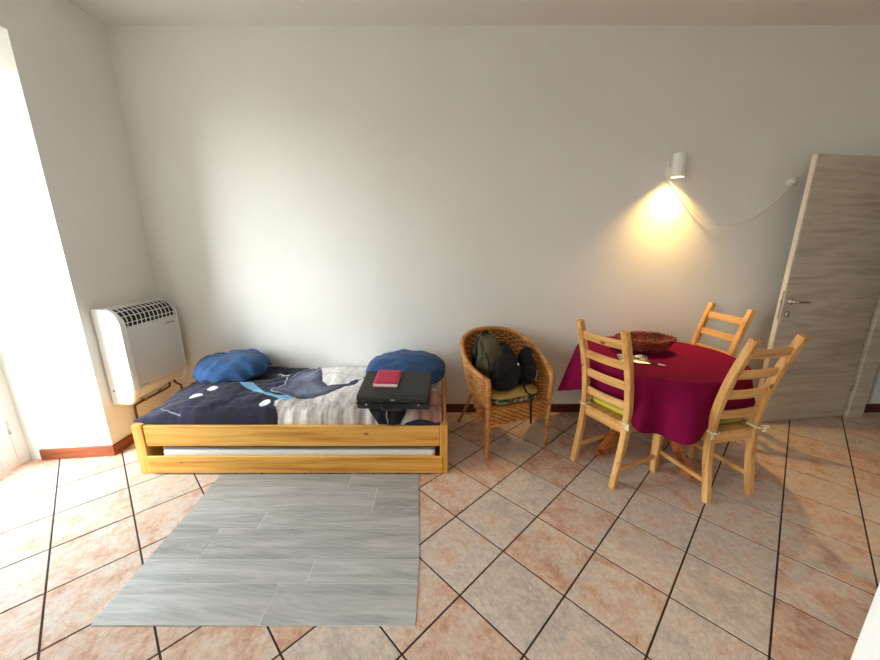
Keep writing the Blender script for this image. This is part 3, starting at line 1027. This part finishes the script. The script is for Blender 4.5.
# ------------------------------------------------------------------ pine ladder-back chairs
def rear_path():
    return [(.0, 0), (.022, .12), (.045, .27), (.058, .43), (.050, .58), (.018, .76), (-.028, .92), (-.070, 1.045)]
def chair_proto():
    root = empty('dining_chair')
    HW = .163
    pth = catmull([(0, y, z) for y, z in rear_path()], 3)
    for s in (-1, 1):
        bm = bmesh.new()
        wd = [.034 + .008 * min(1, p.z / .3) for p in pth]
        add_bar(bm, [(0, p.y, p.z) for p in pth], wd, .040, (0, 1, 0), .004)
        obj('back_post', bm, M['pine_z'], root, loc=(s * HW, 0, 0))
    for s in (-1, 1):
        bm = bmesh.new()
        add_bar(bm, [(0, 0, 0), (0, 0, .2), (0, 0, .425)], [.034, .040, .042], [.034, .040, .042], (0, 1, 0), .004)
        obj('leg', bm, M['pine_z'], root, loc=(s * (HW + .006), .405, 0))
    def ypath(z):
        ys = [p.z for p in pth]; yv = [p.y for p in pth]
        return float(np.interp(z, ys, yv))
    for z in (.953, .820, .686, .553):
        bm = bmesh.new()
        y = ypath(z)
        n = 8
        pts = [(-HW + .016 + (2 * HW - .032) * k / n, -.012 * math.sin(PI * k / n), 0) for k in range(n + 1)]
        add_bar(bm, pts, .052, .017, (0, 0, 1), .003)
        o = obj('slat', bm, M['pine_x'], root, loc=(0, y, z), rot=(math.radians(9 if z > .7 else 2), 0, 0))
    box('rear_apron', (-HW + .018, .046, .365), (HW - .018, .066, .428), M['pine_x'], root, .003)
    box('front_apron', (-HW + .02, .398, .37), (HW - .02, .416, .425), M['pine_x'], root, .003)
    for s in (-1, 1):
        box('side_apron', (s * HW - .009, .080, .37), (s * HW + .009, .384, .425), M['pine_y'], root, .003)
        bm = bmesh.new()
        add_bar(bm, [(0, .045, .125), (0, .39, .115)], .032, .020, (0, 0, 1), .004)
        obj('stretcher', bm, M['pine_y'], root, loc=(s * (HW + .002), 0, 0))
    # seat board with notches behind: drawn as a trapezoid between the posts
    bm = bmesh.new()
    add_prism(bm, [(-HW + .022, .040), (HW - .022, .040), (HW - .022, .085), (HW + .020, .085), (HW + .026, .432), (-HW - .026, .432), (-HW - .020, .085), (-HW + .022, .085)], .4285, .444, 'z')
    obj('seat', bm, M['pine_y'], root)
    return root

def cushion(mat, label, parent_loc, rz, bows=(1,)):
    root = empty('seat_cushion', parent_loc, rz)
    bm = bmesh.new()
    w, d, hgt = .355, .345, .055
    def fn(u, v):
        a = 2 * PI * u; b = -PI / 2 + PI * v
        cb = abs(math.cos(b)) ** .45; sb = math.copysign(abs(math.sin(b)) ** .8, math.sin(b))
        cx = math.copysign(abs(math.cos(a)) ** .45, math.cos(a)); sx = math.copysign(abs(math.sin(a)) ** .45, math.sin(a))
        x, y = w / 2 * cb * cx, d / 2 * cb * sx
        z = hgt / 2 * sb * (1 - .25 * math.exp(-(x * x + y * y) / .004))
        return Vector((x, y + .260, .4455 + hgt / 2 + z + .002 * fbm(x * 9, y * 9, 0, 1, 2)))
    add_grid(bm, fn, 48, 16, True)
    bmesh.ops.remove_doubles(bm, verts=bm.verts[:], dist=.0004)
    obj('pad', bm, M[mat], root, True)
    for s in (-1, 1):
        # ribbon tied round the back post: a loop, a bow and two tails
        tie = bmesh.new()
        X0 = s * .163
        add_bar(tie, [(X0 - .026, .05, .452), (X0 - .026, .028, .450), (X0, .022, .447), (X0 + .026, .028, .450), (X0 + .026, .088, .452), (X0, .092, .455), (X0 - .026, .086, .453), (X0 - .026, .05, .452)], .012, .002, (0, 0, 1), .0005)
        for q in ((-1, 1) if s in bows else ()):
            add_bar(tie, catmull([(X0 + s * .027, .03, .45), (X0 + s * .030 + q * .006, .018, .458), (X0 + s * .031 + q * .013, .012, .454), (X0 + s * .029 + q * .008, .018, .447), (X0 + s * .027, .03, .449)], 4), .012, .002, (0, 0, 1), .0005)
            add_bar(tie, catmull([(X0 + s * .027, .028, .448), (X0 + s * .029 + q * .005, .020, .438), (X0 + s * .030 + q * .010, .018, .420)], 4), .011, .002, (1, 0, 0), .0005)
        obj('tie', tie, M['cream_ties'], root)
    tag(root, label, 'cushion', 'chair cushions')
    return root

def place(root, a, b):
    """a, b: floor points of the left and right rear foot seen from behind the chair"""
    a, b = Vector(a), Vector(b)
    d = (b - a)
    root.location = ((a.x + b.x) / 2, (a.y + b.y) / 2, 0)
    root.rotation_euler = (0, 0, math.atan2(d.y, d.x))
    return root.location.copy(), root.rotation_euler.z

chA = chair_proto()
la, ra = place(chA, (.967, 2.236), (1.106, 1.948))
tag(chA, 'pine ladder-back chair with yellow cushion, left of the table near the wicker armchair', 'chair', 'ladder-back chairs at the table')
chB = copy_tree(chA)
lb, rb = place(chB, (1.626, 1.815), (1.932, 1.884))
tag(chB, 'pine ladder-back chair nearest the viewer with its back to the room, olive cushion', 'chair', 'ladder-back chairs at the table')
chC = copy_tree(chA)
lc, rc = place(chC, (2.245, 2.545), (2.195, 2.865))
tag(chC, 'pine ladder-back chair behind the table, beside the door edge', 'chair', 'ladder-back chairs at the table')
cushion('lime', 'bright yellow-green tied seat cushion on the left dining chair', la, ra)
cushion('olive_cushion', 'olive green tied seat cushion on the nearest dining chair', lb, rb, (-1, 1))

# ------------------------------------------------------------------ round table, cloth
TC = Vector((1.57, 2.435, 0))
tbl = empty('round_table', TC)
tag(tbl, 'round wooden table with crossed splayed legs under the burgundy cloth', 'table')
bm = bmesh.new()
add_lathe(bm, [(.50, 0), (.522, .004), (.525, .014), (.522, .026), (.50, .028)], 64, (0, 0, .708))
obj('table_top', bm, M['tablepine_x'], tbl)
bm = bmesh.new()
add_lathe(bm, [(.09, 0), (.06, .02), (.05, .10), (.045, .28), (.06, .36), (.10, .388)], 8, (0, 0, .32))
obj('column', bm, M['tablepine_z'], tbl)
for k in range(4):
    a = math.radians(-72 + 90 * k)
    bm = bmesh.new()
    dx, dy = math.cos(a), math.sin(a)
    add_bar(bm, [(dx * .02, dy * .02, .44), (dx * .18, dy * .18, .27), (dx * .38, dy * .38, .028)], [.075, .07, .06], .045, (-dx * .7, -dy * .7, .7), .004)
    lg = obj('leg', bm, M['tablepine_x'], tbl)
    bm = bmesh.new()
    add_box(bm, (-.045, -.024, 0), (.045, .024, .03), .004, 1, Matrix.Translation((dx * .375, dy * .375, 0)) @ Matrix.Rotation(a, 4, 'Z'))
    obj('foot', bm, M['tablepine_x'], lg)

def cloth_pt(u, v):
    """u round the table, v from the centre outwards; the cloth is a square with rounded corners hanging over a round top"""
    a = 2 * PI * u
    rt = .529
    zt = .7375
    if v < .5:
        r = rt * (v / .5)
        q = r / rt
        zz = zt + .0012 * fbm(r * math.cos(a) * 4, r * math.sin(a) * 4, 5, 1, 3)
        return Vector((r * math.cos(a), r * math.sin(a), zz))
    t = (v - .5) / .5
    ph = a - math.radians(-110)
    corner = (.5 + .5 * math.cos(4 * ph)) ** 1.25
    da = (math.degrees(a) + 66 + 180) % 360 - 180      # the nearest chair's back keeps the cloth in
    db = (math.degrees(a) - 208 + 180) % 360 - 180     # and so does the left chair's
    held = max(math.exp(-(da / 24) ** 2), math.exp(-(db / 20) ** 4))
    drop = .205 + .140 * corner
    fold = math.sin(a * 11 + 1.3 * math.sin(a * 3 + .7)) * .6 + .4 * math.sin(a * 17 + 2.0 * math.sin(2 * a))
    s = t * drop
    # short rounded shoulder then the fall, flaring at the corners
    sh = min(1, s / .03)
    r = rt + .012 * math.sin(sh * PI / 2) + t * (.030 + .060 * corner) + fold * (.013 + .050 * t) * min(1, t * 2.2)
    r = r * (1 - held) + (rt + .002) * held
    z = zt - .012 * (1 - math.cos(sh * PI / 2)) - max(0, s - .012)
    z -= .004 * fold * t
    return Vector((r * math.cos(a), min(r * math.sin(a), .548), z))
bm = bmesh.new()
g = add_grid(bm, cloth_pt, 320, 64, True)
bmesh.ops.remove_doubles(bm, verts=[g[i][0] for i in range(320)], dist=.002)
cl = obj('tablecloth', bm, M['tablecloth'], None, True, TC)
cl.modifiers.new('thickness', 'SOLIDIFY').thickness = .0015
tag(cl, 'burgundy cloth draped over the round table with pointed hanging corners', 'tablecloth')
bm = bmesh.new()
add_tube(bm, [cloth_pt(k / 320, 1.0) + Vector((0, 0, .001)) for k in range(320)], .0022, 5, True)
obj('hem', bm, M['tablecloth'], cl, True)

# ---- basket
bsk = empty('bread_basket', (1.545, 2.545, .742))
tag(bsk, 'oval red-brown wicker basket with looped rim on the table', 'basket')
def bpt(u, v, inset=0.0):
    a = 2 * PI * u
    f = .68 + .32 * v ** .8
    rx, ry = .205 * f - inset, .150 * f - inset
    lob = .0055 * math.sin(a * 34) * math.cos(v * PI * 7)
    return Vector(((rx + lob) * math.cos(a), (ry + lob) * math.sin(a), .004 + .088 * v + .004 * math.sin(a * 2)))
bm = bmesh.new()
g = add_grid(bm, lambda u, v: bpt(u, v), 204, 36, True)
gi = add_grid(bm, lambda u, v: bpt(u, v, .007) + Vector((0, 0, .004 * (1 - v))), 204, 36, True)
for i in range(204):
    bm.faces.new((g[i][-1], g[(i + 1) % 204][-1], gi[(i + 1) % 204][-1], gi[i][-1]))
bm.faces.new([g[i][0] for i in range(204)]); bm.faces.new([gi[i][0] for i in range(203, -1, -1)])
obj('woven_side', bm, M['basket'], bsk, True)
for ph, zz in ((0, 0), (PI, .004)):
    bm = bmesh.new()
    pts = []
    for k in range(240):
        u = k / 240
        p = bpt(u, 1.0, .0035)
        a = 2 * PI * u
        w = math.sin(a * 26 + ph)
        pts.append(p + Vector((math.cos(a) * .008 * w, math.sin(a) * .008 * w, .006 + .008 * math.cos(a * 26 + ph))))
    add_tube(bm, pts, .0048, 6, True)
    obj('braided_rim', bm, M['basket'], bsk, True)

# ---- silver packet and pen
pk = empty('foil_packet', (1.345, 2.315, .741), math.radians(-20))
tag(pk, 'crumpled silver wrapper lying on the cloth in front of the basket', 'wrapper')
bm = bmesh.new()
def foil(u, v):
    x, y = (u - .5) * .19, (v - .5) * .15
    k = fbm(x * 26, y * 26, 1.0, 1, 3)
    edge = min(u, 1 - u, v, 1 - v)
    return Vector((x + .01 * fbm(x * 9, y * 9, 4, 1, 2), y + .01 * fbm(x * 9, y * 9, 8, 1, 2), .004 + .014 * min(1, edge * 5) * (.8 + k) + .018 * max(0, v - .72) * 3 * abs(k + .4)))
add_grid(bm, foil, 34, 28)
f_o = obj('wrapper_sheet', bm, M['foil'], pk)
f_o.modifiers.new('thickness', 'SOLIDIFY').thickness = .001
bm = bmesh.new()
add_lathe(bm, [(.001, 0), (.015, .001), (.017, .004), (.014, .007), (.001, .008)], 18, (.02, -.01, .022))
obj('white_seal', bm, M['paper'], pk, True)
pen = empty('pen', (1.425, 2.225, .7475), math.radians(-38))
tag(pen, 'dark pen with a pale tip beside the silver wrapper', 'pen')
bm = bmesh.new(); add_tube(bm, [(-.085, 0, 0), (-.08, 0, 0), (.0, 0, 0), (.03, 0, 0)], [.004, .0062, .0062, .0058], 10)
obj('barrel', bm, M['black'], pen, True)
bm = bmesh.new(); add_tube(bm, [(.03, 0, 0), (.045, 0, 0), (.065, 0, 0), (.078, 0, 0)], [.0055, .005, .0035, .001], 10)
obj('tip', bm, M['paper'], pen, True)

# ------------------------------------------------------------------ wicker armchair
WO = Vector((.578, 2.344, 0)); wrz = math.atan2(.353, .936)
wc = empty('wicker_armchair', WO, wrz)
tag(wc, 'honey-coloured wicker tub armchair holding bags between the bed and the table', 'armchair')
RIM = [(-.258, .0, .600), (-.288, .08, .622), (-.312, .20, .660), (-.305, .33, .730), (-.245, .455, .795), (-.13, .525, .825), (0, .545, .832), (.13, .525, .825), (.245, .455, .795), (.305, .33, .730), (.312, .20, .660), (.288, .08, .622), (.258, .0, .600)]
rim = catmull(RIM, 8)
SEAT = [(-.245, .0, 0.382), (-.250, .10, 0.377), (-.245, .20, 0.372), (-.225, .30, 0.367), (-.175, .38, 0.362), (-.09, .42, 0.362), (0, .43, 0.362), (.09, .42, 0.362), (.175, .38, 0.362), (.225, .30, 0.367), (.245, .20, 0.372), (.250, .10, 0.377), (.245, .0, 0.382)]
seat_c = catmull(SEAT, 8)
NR = len(rim)
def samp(L, u):
    t = u * (len(L) - 1); i = min(int(t), len(L) - 2); f = t - i
    return L[i] * (1 - f) + L[i + 1] * f
def shell(u, v, off=0.0):
    a, b = samp(seat_c, u), samp(rim, u)
    p = a * (1 - v) + b * v
    out = Vector((p.x * 1.0, (p.y - .12), 0)); out.normalize()
    bulge = .022 * math.sin(PI * v)
    return p + out * (bulge + off)
def weave(name, surf, rows, length, parent, backing, cell=.034, r=.0075, amp=.0055):
    """a thin dark ground with rows of cane weavers passing in and out over it"""
    bm = bmesh.new()
    add_grid(bm, lambda u, v: surf(u, v, 0.0), 60, 14)
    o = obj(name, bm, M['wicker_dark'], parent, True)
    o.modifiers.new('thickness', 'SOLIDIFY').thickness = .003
    bm = bmesh.new()
    n = int(length / cell)
    for j in range(rows):
        v = (j + .5) / rows
        pts = []
        m = n * 5
        for k in range(m + 1):
            u = k / m
            w = amp * math.sin(PI * n * u + (PI if j % 2 else 0))
            pts.append(surf(u, v, w))
        add_tube(bm, pts, r, 5, caps=True)
    c = obj('cane_weavers', bm, M['wicker'], o, True)
    c['kind'] = 'stuff'
    return o
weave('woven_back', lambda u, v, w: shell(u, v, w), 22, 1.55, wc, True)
# wrapped rim following the arms and back, turning down into the front legs
bm = bmesh.new()
path = [Vector((-.258, -.004, .40)), Vector((-.262, -.008, .50)), Vector((-.264, -.010, .56))] + rim[1:-1] + [Vector((.264, -.010, .56)), Vector((.262, -.008, .50)), Vector((.258, -.004, .40))]
path = catmull(path, 3)
rad = [.019 + .0022 * math.sin(i * 1.9) for i in range(len(path))]
add_tube(bm, path, rad, 10)
obj('wrapped_rim', bm, M['wicker'], wc, True)
# front woven panel
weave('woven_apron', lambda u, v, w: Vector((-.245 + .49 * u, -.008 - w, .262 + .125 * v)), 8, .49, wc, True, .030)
# side woven panels
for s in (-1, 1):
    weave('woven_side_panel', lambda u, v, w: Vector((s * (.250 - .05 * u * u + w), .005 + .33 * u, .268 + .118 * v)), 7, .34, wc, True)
# seat deck
bm = bmesh.new()
add_prism(bm, [(p.x * .98, p.y) for p in seat_c], .372, .388, 'z')
obj('seat_deck', bm, M['wicker'], wc)
for s in (-1, 1):
    bm = bmesh.new()
    add_tube(bm, [(s * .258, 0, 0), (s * .258, -.002, .12), (s * .258, -.004, .27), (s * .258, -.004, .40)], [.013, .015, .017, .018], 12)
    lg = obj('front_leg', bm, M['wicker'], wc, True)
    bm = bmesh.new()
    add_tube(bm, [(s * .258, -.003, .225), (s * .258, -.003, .262)], .0205, 12)
    obj('binding', bm, M['wicker'], lg, True)
    bm = bmesh.new()
    add_tube(bm, [(s * .225, .575, 0), (s * .20, .48, .18), (s * .178, .39, .37)], [.012, .014, .015], 12)
    obj('back_leg', bm, M['wicker'], wc, True)
bm = bmesh.new()
add_tube(bm, [(-.252, .0, .26), (.252, .0, .26)], .010, 8)
obj('front_rail', bm, M['wicker'], wc, True)

# pads on the seat
def wpt(x, y, z):
    return Matrix.Translation(WO) @ Matrix.Rotation(wrz, 4, 'Z') @ Vector((x, y, z))
def flat_pad(name, mat, label, z0, hgt, w, d, cy, rz):
    bm = bmesh.new()
    def fn(u, v):
        a = 2 * PI * u; b = -PI / 2 + PI * v
        cb = abs(math.cos(b)) ** .4; sb = math.copysign(abs(math.sin(b)) ** .8, math.sin(b))
        cx = math.copysign(abs(math.cos(a)) ** .5, math.cos(a)); sx = math.copysign(abs(math.sin(a)) ** .5, math.sin(a))
        return Vector((w / 2 * cb * cx * (1 - .16 * max(0, sx)), d / 2 * cb * sx, hgt / 2 * sb + hgt / 2 + .001 * fbm(cx * 3, sx * 3, v, 1, 2)))
    add_grid(bm, fn, 56, 14, True)
    bmesh.ops.remove_doubles(bm, verts=bm.verts[:], dist=.0003)
    o = obj(name, bm, M[mat], None, True, wpt(0, cy, z0), (0, 0, wrz + rz))
    bm = bmesh.new()
    add_tube(bm, [fn(k / 56, .5) for k in range(56)], .0025, 5, True)
    obj('piping', bm, M[mat], o, True)
    return tag(o, label, 'cushion', 'pads on the wicker armchair')
flat_pad('seat_pad', 'pad_floral', 'thin floral green seat pad, lower of two on the wicker armchair', .3895, .036, .440, .375, .200, math.radians(-1))
flat_pad('seat_pad', 'pad_tan', 'thin tan seat pad, upper of two on the wicker armchair', .4265, .032, .440, .372, .200, math.radians(1.5))

# ---- backpack and small bag
def soft_bag(name, mat, loc, rz, size, tilt, seed, ex=.6, taper=.35, lean=0.0):
    w, d, h = size
    bm = bmesh.new()
    def fn(u, v):
        a = 2 * PI * u; t = v
        k = math.sin(PI * min(1, max(0, .04 + .96 * t))) ** .32
        sc = (1 - taper * t ** 2.2) * (k if t > .5 else max(k, .55 if t < .02 else k))
        cx = math.copysign(abs(math.cos(a)) ** ex, math.cos(a)); sx = math.copysign(abs(math.sin(a)) ** ex, math.sin(a))
        n = fbm(cx * 1.2 + seed, sx * 1.2, t * 2.6, 1.3, 4)
        n2 = fbm(cx * 2.6 + seed, sx * 2.6, t * 5.5, 1.3, 3)
        x = w / 2 * sc * cx * (1 + .16 * n + .05 * n2) + lean * t * t
        y = d / 2 * sc * sx * (1 + .28 * n + .12 * n2)
        return Vector((x, y, h * t + .01 * n * t))
    g = add_grid(bm, fn, 56, 36, True)
    bm.faces.new([g[i][0] for i in range(56)]); bm.faces.new([g[i][-1] for i in range(55, -1, -1)])
    return obj(name, bm, M[mat], None, True, loc, (tilt, 0, rz)), fn

bz = .4595
bpk = empty('backpack', wpt(-.085, .20, bz), wrz + math.radians(-8))
tag(bpk, 'slumped olive and black backpack on the wicker armchair', 'backpack')
def child(o, parent, loc=(0, 0, 0), rot=None):
    o.parent = parent; o.location = loc
    if rot: o.rotation_euler = rot
    return o
o, fn = soft_bag('main_body', 'olive', (0, 0, 0), 0, (.30, .23, .400), 0, 2.2, .65, .40, -.045)
child(o, bpk, (-.01, .045, .006), (math.radians(-10), 0, 0))
o, fn = soft_bag('front_pocket', 'black_cloth', (0, 0, 0), 0, (.235, .15, .275), 0, 6.1, .55, .45, .02)
child(o, bpk, (.045, -.055, .004), (math.radians(-8), 0, 0))
o, fn = soft_bag('side_pocket', 'black_cloth', (0, 0, 0), 0, (.17, .17, .335), 0, 9.4, .8, .3, -.02)
child(o, bpk, (.098, .005, .004), (math.radians(-8), 0, math.radians(10)))
bm = bmesh.new()
add_bar(bm, catmull([(-.12, .10, .04), (-.155, .07, .14), (-.155, .06, .25), (-.13, .10, .34), (-.08, .13, .385), (-.03, .13, .40)], 6), .045, .010, (0, -1, .2), .002)
obj('shoulder_strap', bm, M['black_cloth'], bpk)
bm = bmesh.new()
add_tube(bm, catmull([(-.09, .10, .38), (-.085, .09, .412), (-.06, .09, .420), (-.03, .10, .385)], 6), .009, 8)
obj('grab_loop', bm, M['black_cloth'], bpk, True)
bm = bmesh.new()
add_box(bm, (.128, -.078, .175), (.146, -.066, .205), .003)
obj('buckle', bm, M['paper'], bpk)
bm = bmesh.new()
add_bar(bm, catmull([(-.11, -.05, .30), (-.095, -.085, .22), (-.10, -.10, .12), (-.09, -.10, .03)], 5), .014, .003, (1, 0, 0), .001)
obj('webbing', bm, M['black_cloth'], bpk)

sb = empty('shoulder_bag', wpt(.160, .175, bz), wrz + math.radians(6))
tag(sb, 'small black zipped bag beside the backpack, its strap dangling over the seat', 'bag')
o, fn = soft_bag('bag_body', 'black_cloth', (0, 0, 0), 0, (.185, .15, .285), 0, 12.7, .8, .5, .01)
child(o, sb, (0, 0, .004), (math.radians(-6), 0, 0))
bm = bmesh.new()
add_bar(bm, catmull([(.070, -.040, .03), (.082, -.035, .09), (.080, -.030, .14), (.068, -.02, .18)], 5), .010, .003, (0, 1, 0), .0008)
obj('reflective_piping', bm, M['paper'], sb)
bm = bmesh.new()
add_bar(bm, catmull([(-.075, -.055, .05), (-.098, -.13, .006), (-.105, -.170, .004), (-.108, -.196, -.012), (-.108, -.203, -.08), (-.104, -.203, -.15), (-.098, -.203, -.225)], 6), .020, .003, (1, 0, 0), .001)
obj('strap', bm, M['black_cloth'], sb)
bm = bmesh.new()
add_tube(bm, catmull([(-.015, -.02, .262), (-.01, -.03, .288), (.02, -.03, .288), (.03, -.02, .26)], 5), .005, 8)
obj('grab_loop', bm, M['black_cloth'], sb, True)

# ------------------------------------------------------------------ wall lamp, cable, socket
lx, ly = 1.822, 2.893
lamp = empty('wall_lamp', (lx, YB, 2.10))
tag(lamp, 'white cylinder wall lamp casting a warm pool of light down the wall', 'lamp')
bm = bmesh.new()
add_box(bm, (-.036, -.024, -.060), (.030, 0, .054), .004, 2)
obj('wall_plate', bm, M['white_metal'], lamp)
bm = bmesh.new()
add_tube(bm, [(-.012, -.02, -.005), (-.006, -.06, -.005)], .014, 12)
obj('arm', bm, M['white_metal'], lamp, True)
bm = bmesh.new()
ro_, ri_ = .046, .042
seg = 32
prof = [(.001, .088), (ro_ - .004, .088), (ro_, .084), (ro_, -.080), (ri_, -.080), (ri_, .02), (.001, .02)]
rings = []
for r, hz in prof:
    rings.append([bm.verts.new((r * math.cos(2 * PI * k / seg), (ly - YB) + r * math.sin(2 * PI * k / seg), hz)) for k in range(seg)])
for i in range(len(rings) - 1):
    for k in range(seg):
        bm.faces.new((rings[i][k], rings[i][(k + 1) % seg], rings[i + 1][(k + 1) % seg], rings[i + 1][k]))
obj('shade', bm, M['white_metal'], lamp)
bm = bmesh.new()
add_lathe(bm, [(.020, .018), (.038, -.040), (.0385, -.052), (.034, -.055)], 24, (0, ly - YB, 0))
obj('bulb', bm, M['bulb'], lamp, True)
sd = bpy.data.lights.new('lamp_light', 'SPOT')
sd.energy = 58
sd.color = (1.0, .60, .16)
sd.spot_size = math.radians(120)
sd.spot_blend = 1.0
sd.shadow_soft_size = .03
so = bpy.data.objects.new('lamp_light', sd)
C.objects.link(so)
so.parent = lamp
so.location = (0, ly - YB, -.062)

CAB = [(1.800, 2.972, 2.036), (1.815, 2.972, 2.005), (1.86, 2.970, 1.96), (1.918, 2.966, 1.894), (2.03, 2.962, 1.78), (2.148, 2.960, 1.703), (2.29, 2.960, 1.669), (2.43, 2.960, 1.688), (2.562, 2.960, 1.75), (2.675, 2.960, 1.849), (2.755, 2.965, 1.945), (2.772, 2.955, 1.985)]
bm = bmesh.new()
add_tube(bm, catmull(CAB, 6), .0045, 8)
tag(obj('lamp_cable', bm, M['white_metal'], None, True), 'white lamp cable sagging along the wall from lamp to socket', 'cable')
sk = empty('wall_socket', (2.785, YB, 2.008))
tag(sk, 'small white surface-mounted socket with plug beside the door top', 'socket')
bm = bmesh.new()
add_lathe(bm, [(.042, 0), (.042, -.012), (.036, -.018), (.034, -.019)], 24, (.008, 0, 0), 'y')
obj('socket_base', bm, M['white_metal'], sk, True)
bm = bmesh.new()
add_lathe(bm, [(.020, -.016), (.022, -.020), (.021, -.045), (.014, -.052)], 18, (-.004, 0, -.002), 'y')
obj('plug', bm, M['white_metal'], sk, True)

# ------------------------------------------------------------------ white cabinet at the right edge
kb = empty('base_cabinet', (1.345, .855, 0))
tag(kb, 'white cabinet cut off by the lower right corner', 'cabinet')
box('body', (0, -.62, .10), (.60, 0, .86), M['white_paint'], kb, .002)
box('plinth', (.04, -.60, 0), (.58, -.02, .099), M['white_paint'], kb)
box('worktop', (-.0, -.63, .861), (.62, .0, .90), M['white_paint'], kb, .004)
dr = box('cabinet_door', (.004, -.64, .11), (.596, -.621, .85), M['white_paint'], kb, .003)
bm = bmesh.new()
add_tube(bm, [(.2, -.012, .28), (.2, -.035, .28), (.2, -.035, .16), (.2, -.012, .16)], .005, 8)
obj('handle', bm, M['chrome'], dr)
